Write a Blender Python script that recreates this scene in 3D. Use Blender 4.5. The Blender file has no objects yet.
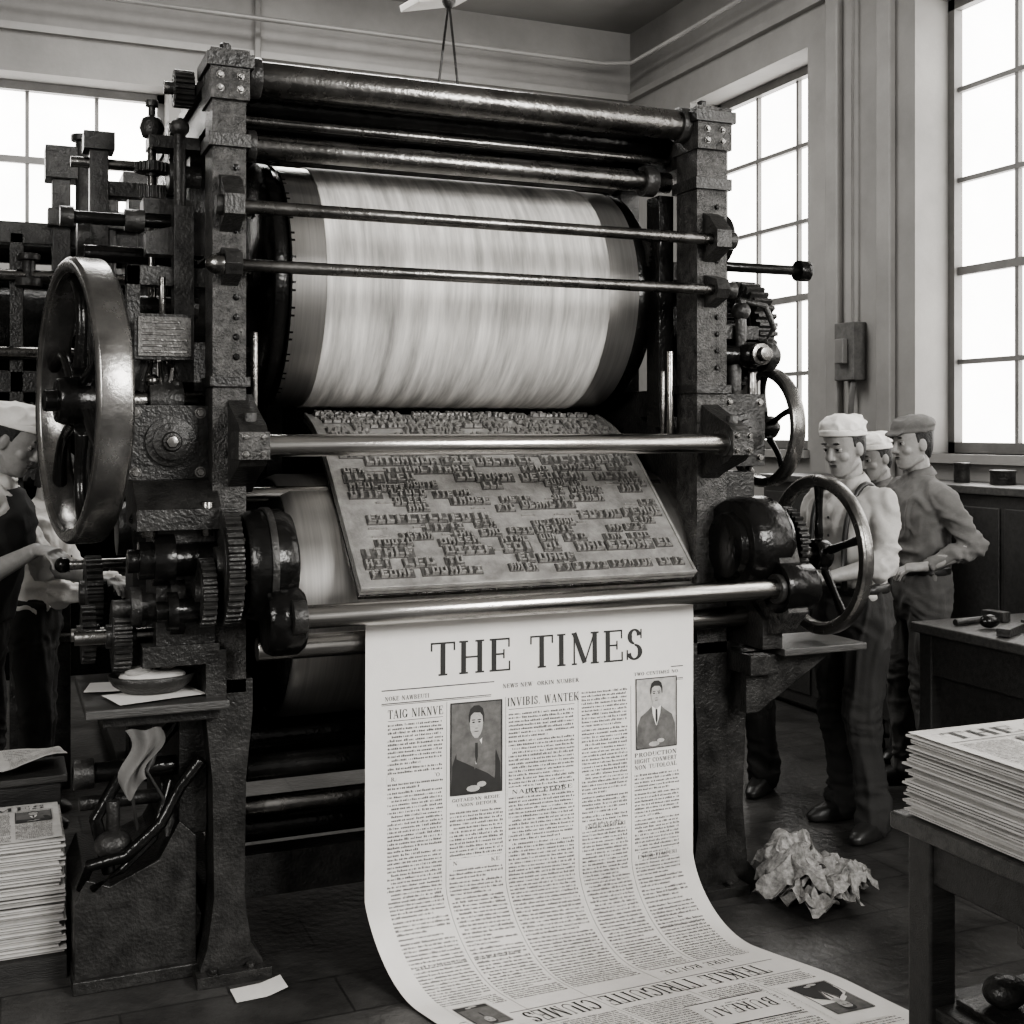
import bpy, bmesh, math, random
from mathutils import Vector, Matrix, noise, Euler
random.seed(11)
V=Vector
pi=math.pi
scene=bpy.context.scene
coll=scene.collection

# ------------------------------------------------------------------ materials
def tone(v): return (min(1,v*1.01),v*.985,v*.95,1)
def mat(name,v,rough=.5,metal=0,var=.2,vs=6,bump=0,bs=60,stretch=(1,1,1),emit=0,rvar=.1,v2=None):
    m=bpy.data.materials.new(name); m.use_nodes=True
    nt=m.node_tree; N=nt.nodes; L=nt.links
    b=N['Principled BSDF']
    tc=N.new('ShaderNodeTexCoord'); mp=N.new('ShaderNodeMapping')
    mp.inputs['Scale'].default_value=stretch
    L.new(tc.outputs['Object'],mp.inputs['Vector'])
    n=N.new('ShaderNodeTexNoise'); n.inputs['Scale'].default_value=vs; n.inputs['Detail'].default_value=6
    n.inputs['Roughness'].default_value=.65
    L.new(mp.outputs[0],n.inputs['Vector'])
    r=N.new('ShaderNodeValToRGB')
    r.color_ramp.elements[0].position=.3; r.color_ramp.elements[1].position=.7
    r.color_ramp.elements[0].color=tone(v*(1-var)); r.color_ramp.elements[1].color=tone(v*(1+var) if v2 is None else v2)
    L.new(n.outputs['Fac'],r.inputs['Fac']); L.new(r.outputs[0],b.inputs['Base Color'])
    b.inputs['Metallic'].default_value=metal
    mr=N.new('ShaderNodeMapRange'); mr.inputs['To Min'].default_value=max(.03,rough-rvar); mr.inputs['To Max'].default_value=min(1,rough+rvar)
    L.new(n.outputs['Fac'],mr.inputs['Value']); L.new(mr.outputs[0],b.inputs['Roughness'])
    if bump:
        n2=N.new('ShaderNodeTexNoise'); n2.inputs['Scale'].default_value=bs; n2.inputs['Detail'].default_value=4
        L.new(mp.outputs[0],n2.inputs['Vector'])
        bp=N.new('ShaderNodeBump'); bp.inputs['Strength'].default_value=bump; bp.inputs['Distance'].default_value=.01
        L.new(n2.outputs['Fac'],bp.inputs['Height']); L.new(bp.outputs[0],b.inputs['Normal'])
    if emit:
        L.new(r.outputs[0],b.inputs['Emission Color']); b.inputs['Emission Strength'].default_value=emit
    return m
IRON=mat('black_iron',.026,.34,.35,.4,14,.4,90,rvar=.14,v2=.06)
CAST=mat('pitted_cast_iron',.034,.36,.35,.5,30,.9,120,rvar=.16,v2=.12)
OILY=mat('oily_iron',.014,.20,.5,.4,9,.25,50)
STEEL=mat('polished_steel',.46,.19,1,.35,3,.08,30,(1,30,30),rvar=.08)
DSTEEL=mat('dark_steel',.18,.27,1,.45,7,.2,60,rvar=.12)
RIMST=mat('worn_rim_steel',.22,.26,.9,.4,8,.10,60,rvar=.1)
BRUSH=mat('brushed_cylinder_steel',.52,.33,.9,.15,3,0,40,(40,1,1),rvar=.03)
WEB=mat('moving_paper_web',.30,.7,0,.1,1.5,0,30,(15,1.5,1.1),v2=.86)
PLATE=mat('forme_plate_metal',.32,.40,.4,.35,14,.3,60)
SLUG=mat('slug_metal',.13,.4,.5,.4,40,.3,80)
TYPE=mat('type_metal',.36,.36,.55,.4,60,.2,90)
PAPER=mat('newsprint',.74,.85,0,.06,5,.06,200)
PAPERD=mat('newsprint_edge',.42,.9,0,.25,40,.2,60,(1,1,8))
PAPERG=mat('old_newsprint',.5,.9,0,.2,6,.1,60)
INK=mat('printing_ink',.03,.7,0,.2,30)
INKG=mat('body_type_ink',.11,.8,0,.4,60)
HALF=mat('halftone_grey',.13,.8,0,.35,30)
HALFL=mat('halftone_light',.42,.8,0,.25,40)
WALL=mat('plaster_wall',.23,.9,0,.2,1.1,.15,30)
WALLR=mat('plaster_wall_window_side',.25,.85,0,.22,1.0,.15,25)
CEIL=mat('ceiling_paint',.24,.9,0,.12,1.2)
TRIM=mat('painted_trim',.25,.6,0,.15,3)
SASH=mat('window_sash',.16,.5,0,.2,6)
BOXD=mat('switch_box_paint',.10,.6,0,.4,20)  # dark tone of the box that stands in for a wall blotch
PANE=mat('frosted_glass',.86,.3,0,.10,1.4,emit=5.5)
WOOD=mat('dark_wood',.030,.45,0,.45,7,.3,40,(1,8,8))
WOODT=mat('worn_bench_top',.055,.4,0,.5,7,.3,40,(1,8,8))
SKIN=mat('skin',.27,.48,0,.16,30,.06,160)
SKIND=mat('lips',.15,.5,0,.1,20)
HAIR=mat('hair',.02,.5,0,.4,80,.6,200)
EYEW=mat('eye_white',.36,.3); EYED=mat('iris',.012,.2)
WHITE=mat('white_cloth',.72,.85,0,.08,10,.15,90)
GREY=mat('grey_shirt_cloth',.13,.9,0,.2,10,.15,120)
MGREY=mat('grey_trouser_cloth',.065,.9,0,.2,10,.15,120)
LGREY=mat('light_shirt_cloth',.40,.9,0,.12,10,.15,120)
DARKC=mat('dark_trouser_cloth',.028,.9,0,.2,12,.15,120)
DARKV=mat('dark_vest_cloth',.024,.9,0,.2,12,.15,120)
LEATH=mat('boot_leather',.02,.4,0,.2,12)
LABEL=mat('maker_label_plate',.16,.45,.4,.5,90,.5,140)
RUBBER=mat('cable',.03,.5)

def floor_mat():
    m=mat('worn_floor_boards',.055,.34,0,.55,4,.35,30,rvar=.14)
    nt=m.node_tree;N=nt.nodes;L=nt.links;b=N['Principled BSDF']
    br=N.new('ShaderNodeTexBrick'); tc=N.new('ShaderNodeTexCoord')
    br.inputs['Scale'].default_value=1.0; br.offset=.5
    br.inputs['Brick Width'].default_value=.62; br.inputs['Row Height'].default_value=.24
    br.inputs['Mortar Size'].default_value=.005; br.inputs['Mortar Smooth'].default_value=.5
    br.inputs['Color1'].default_value=(1,1,1,1); br.inputs['Color2'].default_value=(.78,.78,.78,1); br.inputs['Mortar'].default_value=(.4,.4,.4,1)
    L.new(tc.outputs['Object'],br.inputs['Vector'])
    mx=N.new('ShaderNodeMix'); mx.data_type='RGBA'; mx.blend_type='MULTIPLY'; mx.inputs[0].default_value=1
    src=b.inputs['Base Color'].links[0].from_socket
    L.new(src,mx.inputs[6]); L.new(br.outputs['Color'],mx.inputs[7]); L.new(mx.outputs[2],b.inputs['Base Color'])
    return m
FLOOR=floor_mat()

# ------------------------------------------------------------------ mesh builder
def basis(ax):
    a=V(ax).normalized()
    h=V((0,0,1)) if abs(a.z)<.9 else V((0,1,0))
    b=a.cross(h).normalized(); c=b.cross(a).normalized()
    return a,b,c
class MB:
    def __init__(s,name,parent=None,bevel=0):
        s.name=name;s.v=[];s.f=[];s.m=[];s.sm=[];s.mats=[];s.parent=parent;s.bevel=bevel
    def mi(s,m):
        if m not in s.mats: s.mats.append(m)
        return s.mats.index(m)
    def add(s,vs,fs,m,smooth=False):
        o=len(s.v); s.v.extend([tuple(p) for p in vs]); k=s.mi(m)
        for i,f in enumerate(fs):
            s.f.append([o+j for j in f]); s.m.append(k); s.sm.append(smooth if isinstance(smooth,bool) else smooth[i])
    def box(s,c,sz,m,rot=None):
        x,y,z=[q/2 for q in sz]; M=Matrix.Identity(3)
        if rot is not None: M=Euler(rot).to_matrix()
        vs=[V(c)+M@V((i*x,j*y,k*z)) for i in(-1,1) for j in(-1,1) for k in(-1,1)]
        s.add(vs,[(0,1,3,2),(4,6,7,5),(0,4,5,1),(2,3,7,6),(0,2,6,4),(1,5,7,3)],m)
    def bx(s,x0,x1,y0,y1,z0,z1,m): s.box(((x0+x1)/2,(y0+y1)/2,(z0+z1)/2),(abs(x1-x0),abs(y1-y0),abs(z1-z0)),m)
    def lathe(s,o,ax,prof,m,seg=40,closed=False):
        a,b,c=basis(ax); o=V(o); vs=[];fs=[];sm=[]
        n=len(prof)
        for d,r in prof:
            for i in range(seg):
                t=2*pi*i/seg; vs.append(o+a*d+(b*math.cos(t)+c*math.sin(t))*max(r,.0003))
        for k in range(n if closed else n-1):
            k2=(k+1)%n
            for i in range(seg):
                j=(i+1)%seg; fs.append((k*seg+i,k*seg+j,k2*seg+j,k2*seg+i)); sm.append(True)
        if not closed:
            fs.append(tuple(range(seg))[::-1]); fs.append(tuple((n-1)*seg+i for i in range(seg))); sm+= [False,False]
        s.add(vs,fs,m,sm)
    def cyl(s,p0,p1,r,m,seg=28,r1=None):
        p0=V(p0);p1=V(p1);d=(p1-p0).length
        s.lathe(p0,p1-p0,[(0,r),(d,r if r1 is None else r1)],m,seg)
    def xc(s,x0,x1,y,z,r,m,seg=36): s.cyl((x0,y,z),(x1,y,z),r,m,seg)
    def sphere(s,c,r,m,sc=(1,1,1),seg=20):
        vs=[];fs=[];n=seg//2
        for k in range(n+1):
            ph=pi*k/n
            for i in range(seg):
                t=2*pi*i/seg
                vs.append((c[0]+r*sc[0]*math.sin(ph)*math.cos(t),c[1]+r*sc[1]*math.sin(ph)*math.sin(t),c[2]+r*sc[2]*math.cos(ph)))
        for k in range(n):
            for i in range(seg):
                j=(i+1)%seg; fs.append((k*seg+i,(k+1)*seg+i,(k+1)*seg+j,k*seg+j))
        s.add(vs,fs,m,True)
    def tube(s,path,r,m,seg=10):
        path=[V(p) for p in path]; vs=[];fs=[]
        up=None
        for i,p in enumerate(path):
            t=(path[min(i+1,len(path)-1)]-path[max(i-1,0)]).normalized()
            if up is None: _,b,c=basis(t)
            else:
                b=(up-t*up.dot(t)).normalized(); c=t.cross(b)
            up=b
            rr=r[i] if isinstance(r,(list,tuple)) else r
            for k in range(seg):
                a=2*pi*k/seg; vs.append(p+(b*math.cos(a)+c*math.sin(a))*rr)
        for i in range(len(path)-1):
            for k in range(seg):
                j=(k+1)%seg; fs.append((i*seg+k,i*seg+j,(i+1)*seg+j,(i+1)*seg+k))
        fs.append(tuple(range(seg))[::-1]); fs.append(tuple((len(path)-1)*seg+k for k in range(seg)))
        s.add(vs,fs,m,True)
    def prism(s,pts,x0,x1,m,plane='yz'):
        def P(a,b,x):
            return (x,a,b) if plane=='yz' else ((a,x,b) if plane=='xz' else (a,b,x))
        n=len(pts); vs=[P(a,b,x0) for a,b in pts]+[P(a,b,x1) for a,b in pts]
        fs=[tuple(range(n)),tuple(range(2*n-1,n-1,-1))]+[(i,i+n,(i+1)%n+n,(i+1)%n) for i in range(n)]
        s.add(vs,fs,m)
    def gear(s,o,ax,r,w,nt,m,depth=None,hub=True):
        a,b,c=basis(ax); o=V(o)-a*w/2; depth=depth or r*.1; vs=[]
        pat=[(0,r-depth),(.28,r-depth),(.42,r),(.78,r)]
        n=nt*4
        for d in (0,w):
            for i in range(nt):
                for f,rr in pat:
                    t=2*pi*(i+f)/nt; vs.append(o+a*d+(b*math.cos(t)+c*math.sin(t))*rr)
        vs+= [o,o+a*w]; fs=[]
        for i in range(n):
            j=(i+1)%n; fs.append((i,j,j+n,i+n)); fs.append((2*n,j,i)); fs.append((2*n+1,i+n,j+n))
        s.add(vs,fs,m)
        if hub:
            s.lathe(o-a*w*.35,a,[(0,r*.28),(0,r*.34),(w*1.7,r*.34),(w*1.7,r*.2),(w*2.1,r*.2),(w*2.1,0)],m,24)
            s.lathe(o-a*w*.04,a,[(0,r*.72),(w*1.08,r*.72),(w*1.08,r*.5),(0,r*.5)],m,40,closed=True)
    def wheel(s,o,ax,R,rt,w,ns,hr,m,mh=None,curve=0,sw=.03):
        a,b,c=basis(ax); o=V(o); e=min(rt,w)*.22
        s.lathe(o,ax,[(-w/2+e,R),(w/2-e,R),(w/2,R-e),(w/2,R-rt+e),(w/2-e,R-rt),(-w/2+e,R-rt),(-w/2,R-rt+e),(-w/2,R-e)],m,72,closed=True)
        mh=mh or m
        s.lathe(o-a*w*.7,ax,[(0,hr*.6),(0,hr),(w*.2,hr*1.1),(w*1.2,hr*1.1),(w*1.4,hr),(w*1.4,hr*.5),(w*1.75,hr*.5),(w*1.75,0)],mh,28)
        for k in range(ns):
            t0=2*pi*k/ns+.3; path=[];rr=[]
            for i in range(9):
                f=i/8; r=hr*.9+(R-rt*.6-hr*.9)*f; t=t0+curve*math.sin(f*pi)
                path.append(o+(b*math.cos(t)+c*math.sin(t))*r); rr.append(sw*(1-.3*math.sin(f*pi)))
            s.tube(path,rr,mh,10)
    def bolt(s,c,ax,r,m,h=None):
        h=h or r*.8
        s.lathe(c,ax,[(0,r*1.35),(h*.25,r*1.35)],m,14); s.lathe(V(c)+V(ax).normalized()*h*.25,ax,[(0,r),(h,r),(h*1.1,r*.8)],m,6)
    def finish(s,loc=None):
        me=bpy.data.meshes.new(s.name); me.from_pydata(s.v,[],s.f)
        for m in s.mats: me.materials.append(m)
        me.polygons.foreach_set('material_index',s.m); me.polygons.foreach_set('use_smooth',s.sm)
        me.update()
        ob=bpy.data.objects.new(s.name,me); coll.objects.link(ob)
        if s.bevel:
            md=ob.modifiers.new('bevel','BEVEL'); md.width=s.bevel; md.segments=2; md.limit_method='ANGLE'; md.angle_limit=math.radians(42)
        if s.parent: ob.parent=s.parent
        return ob
def empty(name,loc=(0,0,0)):
    e=bpy.data.objects.new(name,None); coll.objects.link(e); e.empty_display_size=.2
    return e

# ------------------------------------------------------------------ room
RX=4.8; BY=8.9; CZ=4.92; LX=-3.6; FY=-3.5
o=MB('floor'); o.bx(LX,RX,FY,BY,-.1,0,FLOOR); o.finish()
o=MB('ceiling'); o.bx(LX,RX,FY,BY,CZ,CZ+.1,CEIL); o.finish()
WT=.33
def wall_with_openings(name,axis,base,a0,a1,opens,m,sign=1):
    o=MB(name); xs=sorted(opens)
    def piece(p,q,z0,z1):
        if q-p<.001 or z1-z0<.001: return
        if axis=='x': o.bx(base,base+sign*WT,p,q,z0,z1,m)
        else: o.bx(p,q,base,base+sign*WT,z0,z1,m)
    cur=a0
    for (p,q,z0,z1) in xs:
        piece(cur,p,0,CZ); piece(p,q,0,z0); piece(p,q,z1,CZ); cur=q
    piece(cur,a1,0,CZ)
    return o.finish()
winR=[(-.4,1.1,1.52,4.12),(2.0,3.5,1.52,4.12) ,(4.05,5.5,1.52,4.12),(6.5,7.95,1.52,4.12)]
wall_with_openings('wall_right','x',RX,FY,BY+WT,winR,WALLR)
winB=[(-2.9,-1.3,3.0,4.08),(-.75,1.1,3.0,4.08)]
wall_with_openings('wall_back','y',BY,LX,RX,winB,WALL)
wall_with_openings('wall_left','x',LX,FY,BY+WT,[],WALL,-1)
wi=0
def window(axis,base,p,q,z0,z1,nc,nr):
    global wi; wi+=1
    o=MB('window_%d'%wi)
    def B(a,b,c,d,t0,t1,m):
        if axis=='x': o.bx(base+t0,base+t1,a,b,c,d,m)
        else: o.bx(a,b,base+t0,base+t1,c,d,m)
    B(p,q,z0,z1,.30,.31,PANE)
    B(p,p+.05,z0,z1,.24,.31,SASH);B(q-.05,q,z0,z1,.24,.31,SASH);B(p,q,z0,z0+.06,.24,.31,SASH);B(p,q,z1-.06,z1,.24,.31,SASH)
    for i in range(1,nc):
        a=p+(q-p)*i/nc; B(a-.013,a+.013,z0,z1,.27,.305,SASH)
    for i in range(1,nr):
        a=z0+(z1-z0)*i/nr; h=.014 if i!=nr//2 else .024
        B(p,q,a-h,a+h,.265,.305,SASH)
    B(p-.02,q+.02,z0-.05,z0,-.05,.25,TRIM)
    o.finish()
for w in winR: window('x',RX,*w,3,5)
for w in winB: window('y',BY,*w,4 if w[0]>-1 else 3,2)
o=MB('trim_1'); 
o.bx(RX-.05,RX,FY,BY,4.35,4.40,TRIM); o.finish()
o=MB('trim_2'); o.bx(LX,RX-.05,BY-.05,BY,4.35,4.40,TRIM); o.finish()
for i,yy in enumerate((5.72,6.2)):
    o=MB('trim_%d'%(3+i),bevel=.01); o.bx(RX-.05,RX,yy-.06,yy+.06,0,4.35,TRIM); o.finish()
o=MB('baseboard_right'); o.bx(RX-.03,RX,FY,BY,0,.18,WOOD); o.finish()
o=MB('baseboard_back'); o.bx(LX,RX-.03,BY-.03,BY,0,.18,WOOD); o.finish()
o=MB('ceiling_pipe'); o.tube([(-3,8.6,4.55),(1.5,8.6,4.55),(4.4,8.6,4.55),(4.6,8.5,4.55),(4.6,0,4.55)],.018,TRIM)
o.tube([(1.72,8.84,4.92),(1.72,8.84,3.0)],.022,TRIM); o.finish()
o=MB('hanging_lamp',None,.004)
o.cyl((2.10,6.2,4.92),(2.10,6.2,3.98),.01,SASH)
o.box((2.17,6.2,3.96),(.36,.20,.035),WHITE,(0,-.28,.2)); o.box((2.17,6.2,3.99),(.26,.09,.05),TRIM,(0,-.28,.2))
o.finish()
o=MB('hoist_sling')
o.cyl((1.875,5.2,4.92),(1.875,5.2,3.62),.007,IRON); o.sphere((1.875,5.2,3.60),.032,IRON,(1,1,1.3))
o.tube([(1.875,5.2,3.6),(1.80,5.15,3.12),(1.79,5.15,2.9)],.006,IRON); o.tube([(1.875,5.2,3.6),(1.95,5.25,3.12),(1.96,5.25,2.9)],.006,IRON)
o.finish()

# ------------------------------------------------------------------ PRESS
press=empty('printing_press')
P=lambda n,b=.004: MB(n,press,b)
XL0,XL1=.585,.685; XR0,XR1=2.262,2.385
fr=P('side_frames',.006)
for (x0,x1,sg) in ((XL0,XL1,-1),(XR0,XR1,1)):
    xm=(x0+x1)/2; xo=x0 if sg<0 else x1
    fr.bx(x0,x1,3.70,3.84,.86,2.74,CAST)
    fr.bx(x0-.008,x1+.008,3.68,3.86,2.64,2.79,CAST)
    fr.bx(x0-.02,x1+.02,3.67,3.87,2.735,2.775,IRON)
    fr.bx(x0-.012,x1+.012,3.685,3.855,2.50,2.54,IRON)
    fr.bx(x0-.01,x1+.01,3.685,3.855,1.78,1.81,IRON)
    fr.bx(x0,x1,4.82,4.97,0,2.72,IRON)
    fr.bx(x0+.01,x1-.01,3.84,4.82,2.60,2.71,IRON)
    fr.bx(x0-.01,x1+.01,3.80,4.97,2.71,2.75,IRON)
    fr.bx(x0+.02,x1-.02,3.84,4.82,1.70,1.80,IRON)
    pts=[(3.72,.80),(3.72,1.42),(3.85,1.60),(4.15,1.70),(4.82,1.70),(4.82,.55),(4.3,.55),(4.05,.70)]
    fr.prism(pts,x0+.015,x1-.015,IRON)
    fr.lathe((x0+.02,4.35,2.16),(1,0,0),[(0,.13),(.07,.13),(.07,.21),(0,.21)],IRON,40,closed=True)
    fr.lathe((xo-.02,4.35,2.16),(1,0,0),[(0,.04),(0,.10),(.05,.10),(.05,.04)],DSTEEL,30,closed=True)
    fr.bx(x0+.02,x1-.02,4.31,4.39,2.3,2.62,IRON); fr.bx(x0+.02,x1-.02,4.31,4.39,1.78,2.02,IRON)
    fr.bx(x0+.02,x1-.02,3.84,4.2,2.12,2.20,IRON); fr.bx(x0+.02,x1-.02,4.5,4.82,2.12,2.20,IRON)
    prof=[(x0-.035,0),(x1+.05,0),(x1+.05,.045),(x1+.015,.10),(x1-.005,.25),(x1+.0,.60),(x1+.02,.80),(x1+.02,.90),(x0-.02,.90),(x0-.02,.80),(x0-.0,.60),(x0+.005,.25),(x0-.015,.10),(x0-.035,.045)]
    fr.prism(prof,3.70,3.86,IRON,'xz')
    fr.bx(x0-.05,x1+.07,3.66,3.92,0,.035,IRON)
    fr.bolt((xm-.05,3.68,.035),(0,0,1),.014,IRON); fr.bolt((xm+.06,3.68,.035),(0,0,1),.014,IRON)
    fr.bx(x0+.01,x1-.01,3.86,4.82,.10,.20,IRON)
    for z in (2.44,2.36,2.25,2.05,1.99,1.93,1.87,1.73,1.66):
        fr.bolt((xm+.02,3.70,z),(0,-1,0),.008,OILY)
    for z in (2.67,2.71): fr.bolt((xm-.03,3.68,z),(0,-1,0),.009,DSTEEL); fr.bolt((xm+.03,3.68,z),(0,-1,0),.009,DSTEEL)
    fr.bolt((xm,3.77,2.79),(0,0,1),.018,IRON,.03)
fr.bx(XL1,XR0,4.84,4.94,2.56,2.70,IRON)
fr.bx(XL1,XR0,4.86,4.92,.3,2.56,OILY)  # dark rear panel added so the press interior stays dark
fr.bx(XL1,XR0,4.0,4.1,.12,.26,IRON)
for x in (1.0,1.4,1.8): fr.bx(x-.03,x+.03,4.80,4.86,.3,2.56,IRON)
fr.bx(2.19,2.26,4.0,4.5,2.28,2.36,IRON); fr.bx(2.20,2.26,3.86,3.95,1.66,2.5,OILY)
fr.gear((2.215,3.98,2.30),(1,0,0),.07,.04,20,IRON,.01)
fr.finish()

ro=P('rods_and_rollers',.003)
ro.xc(.60,2.36,3.77,2.735,.052,DSTEEL); ro.xc(.685,2.262,3.95,2.70,.062,OILY)
ro.xc(.685,2.262,4.2,2.66,.07,OILY); ro.xc(.685,2.262,4.55,2.66,.07,OILY)
for x in (.70,2.22): ro.xc(x,x+.04,3.77,2.735,.062,IRON)
ro.xc(.685,2.262,3.90,2.635,.016,DSTEEL)
ro.xc(.685,2.262,3.90,2.555,.038,DSTEEL); ro.xc(.72,.75,3.90,2.555,.05,IRON); ro.xc(2.15,2.2,3.90,2.555,.055,IRON)
ro.bx(.685,2.262,4.02,4.08,2.54,2.60,OILY)
ro.xc(.60,2.36,3.645,2.315,.020,DSTEEL); ro.xc(.585,.63,3.645,2.315,.030,IRON); ro.xc(2.33,2.38,3.645,2.315,.030,IRON)
ro.xc(.60,2.36,3.645,2.14,.019,DSTEEL); ro.sphere((.60,3.645,2.14),.033,DSTEEL,(1.4,1,1)); ro.xc(2.33,2.38,3.645,2.14,.028,IRON)
ro.xc(.66,2.34,3.55,1.605,.033,STEEL); ro.xc(.64,.70,3.55,1.605,.046,IRON); ro.xc(2.27,2.33,3.55,1.605,.046,IRON)
ro.xc(.70,2.26,3.97,1.44,.026,STEEL)
ro.xc(.78,2.42,3.42,1.118,.034,STEEL); ro.xc(.76,.80,3.42,1.118,.05,IRON); ro.xc(2.39,2.43,3.42,1.118,.05,IRON)
ro.xc(.70,2.40,3.62,1.00,.036,STEEL)
ro.xc(.70,2.3,3.80,.60,.04,OILY); ro.xc(.70,2.3,3.84,.47,.03,DSTEEL); ro.xc(.70,2.3,4.1,.62,.06,OILY); ro.xc(.70,2.3,4.05,.34,.05,OILY)
ro.finish()

cy=P('impression_cylinder',.004)
cc=(4.35,2.16)
cy.lathe((.80,*cc),(1,0,0),[(0,.05),(0,.40),(.02,.43),(.05,.43),(.05,.41),(.07,.41),(.07,.425),(.09,.425)],OILY,96)
cy.lathe((.875,*cc),(1,0,0),[(0,.05),(0,.425),(1.28,.425),(1.28,.05)],BRUSH,128)
cy.lathe((.990,*cc),(1,0,0),[(0,.42),(0,.430),(1.045,.430),(1.045,.42)],WEB,128)
cy.lathe((2.155,*cc),(1,0,0),[(0,.42),(.05,.42),(.05,.38),(.09,.38)],OILY,96)
cy.xc(.60,2.38,*cc,.05,DSTEEL)
for k in range(6):
    t=k*pi/3; cy.bolt((.80,cc[0]+.28*math.cos(t),cc[1]+.28*math.sin(t)),(-1,0,0),.02,IRON)
cy.finish()
cy=P('lower_plate_cylinder',.004)
cc=(4.14,1.09)
cy.lathe((.80,*cc),(1,0,0),[(0,.05),(0,.37),(.03,.395),(.05,.395)],OILY,96)
cy.lathe((.84,*cc),(1,0,0),[(0,.05),(0,.40),(.03,.41),(1.44,.41),(1.47,.40),(1.47,.05)],BRUSH,128)
cy.xc(.60,2.38,*cc,.06,DSTEEL)
cy.finish()

# forme plate
def prof_theta(s): 
    return math.radians(42.5) if s<.5 else math.radians(42.5-29*min(1,(s-.5)/.42))
PS=[(3.55,1.170)]
ds=.01
for i in range(96):
    t=prof_theta(i*ds); PS.append((PS[-1][0]+ds*math.cos(t),PS[-1][1]+ds*math.sin(t)))
def plate_pt(u,s,off=0):
    i=min(int(s/ds),94); f=s/ds-i
    y=PS[i][0]*(1-f)+PS[i+1][0]*f; z=PS[i][1]*(1-f)+PS[i+1][1]*f; t=prof_theta(s)
    return V((1.0+u,y-math.sin(t)*off,z+math.cos(t)*off))
SMAX=.93; PWID=1.17
fp=P('forme_plate',.0015)
def strip(o,u0,u1,s0,s1,o0,o1,m,n):
    vs=[];fs=[]
    for i in range(n+1):
        s=s0+(s1-s0)*i/n
        vs+=[plate_pt(u0,s,o0),plate_pt(u1,s,o0),plate_pt(u1,s,o1),plate_pt(u0,s,o1)]
    for i in range(n):
        a=4*i
        for k in range(4):
            l=(k+1)%4; fs.append((a+k,a+4+k,a+4+l,a+l))
    fs.append((0,1,2,3)); fs.append((4*n+3,4*n+2,4*n+1,4*n))
    o.add(vs,fs,m)
strip(fp,0,PWID,0,SMAX,-.012,0,PLATE,40)
strip(fp,.005,PWID-.005,.008,SMAX,-.018,-.0125,OILY,40)
strip(fp,.0,PWID,.003,SMAX,-.030,-.0185,PLATE,40)
strip(fp,.005,PWID-.005,.010,SMAX,-.036,-.0305,OILY,40)
strip(fp,.0,PWID,.005,SMAX,-.052,-.0365,DSTEEL,40)
strip(fp,0,PWID,.0,.010,0,.006,PLATE,2)
strip(fp,0,.010,.012,SMAX,0,.005,PLATE,40); strip(fp,PWID-.010,PWID,.012,SMAX,0,.005,PLATE,40)
fp.finish()
ty=P('metal_type',0)
def pbox(u,s,w,l,h0,h1,m,taper=0):
    c=[(u,s),(u+w,s),(u+w,s+l),(u,s+l)]; cu=u+w/2;cs=s+l/2
    vs=[plate_pt(a,b,h0) for a,b in c]+[plate_pt(cu+(a-cu)*(1-taper),cs+(b-cs)*(1-taper),h1) for a,b in c]
    ty.add(vs,[(4,5,6,7),(0,1,5,4),(1,2,6,5),(2,3,7,6),(3,0,4,7)],m)
SH=['H','E','T','I','L','O','N','F','U','Z']
def glyph(u,s,w,l,h,th):
    k=random.choice(SH); m=TYPE
    def q(a0,b0,a1,b1): pbox(u+w*a0,s+l*b0,w*(a1-a0),l*(b1-b0),h,h+th,m,.12)
    if k=='H': q(0,0,.32,1);q(.68,0,1,1);q(.32,.4,.68,.64)
    elif k=='E': q(0,0,.36,1);q(.36,0,1,.22);q(.36,.4,.85,.62);q(.36,.8,1,1)
    elif k=='T': q(0,.74,1,1);q(.32,0,.68,.74)
    elif k=='I': q(.28,0,.74,1)
    elif k=='L': q(0,0,.36,1);q(.36,0,1,.26)
    elif k=='O': q(0,0,.32,1);q(.68,0,1,1);q(.32,0,.68,.24);q(.32,.76,.68,1)
    elif k=='N': q(0,0,.32,1);q(.68,0,1,1);q(.32,.5,.68,.9)
    elif k=='F': q(0,0,.36,1);q(.36,.76,1,1);q(.36,.4,.8,.62)
    elif k=='U': q(0,0,.32,1);q(.68,0,1,1);q(.32,0,.68,.24)
    else: q(0,.76,1,1);q(0,0,1,.24);q(.36,.24,.68,.76)
s=.04
while s<SMAX-.035:
    big=random.random()<.45
    l=.036 if big else .028
    u=.025+random.uniform(0,.03)
    while u<PWID-.06:
        nz=noise.noise(V((u*8.0,s*17,3.1)))+.5*noise.noise(V((u*19,s*38,7)))
        thr=.10 if s<.5 else -.10
        if nz>thr-.09:
            run=random.randint(2,5); us=u
            sl=random.uniform(-.006,.006)
            w=random.choice((.022,.025,.028)) if not big else random.uniform(.027,.036)
            n_=0
            while n_<run and u<PWID-.045:
                ll=l*random.uniform(.85,1.0)
                glyph(u+.002,s+sl,w-.006,ll,.004,random.uniform(.008,.013)); u+=w; n_+=1
            pbox(us-.002,s+sl-.003,u-us+.002,l+.005,0,.004,SLUG)
            u+=random.choice((.004,.01,.025))
        else:
            if random.random()<.12: pbox(u,s+l*.4,random.uniform(.03,.07),.006,0,.006,TYPE)
            u+=.03
    s+=l+.007
ty.finish()

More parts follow.
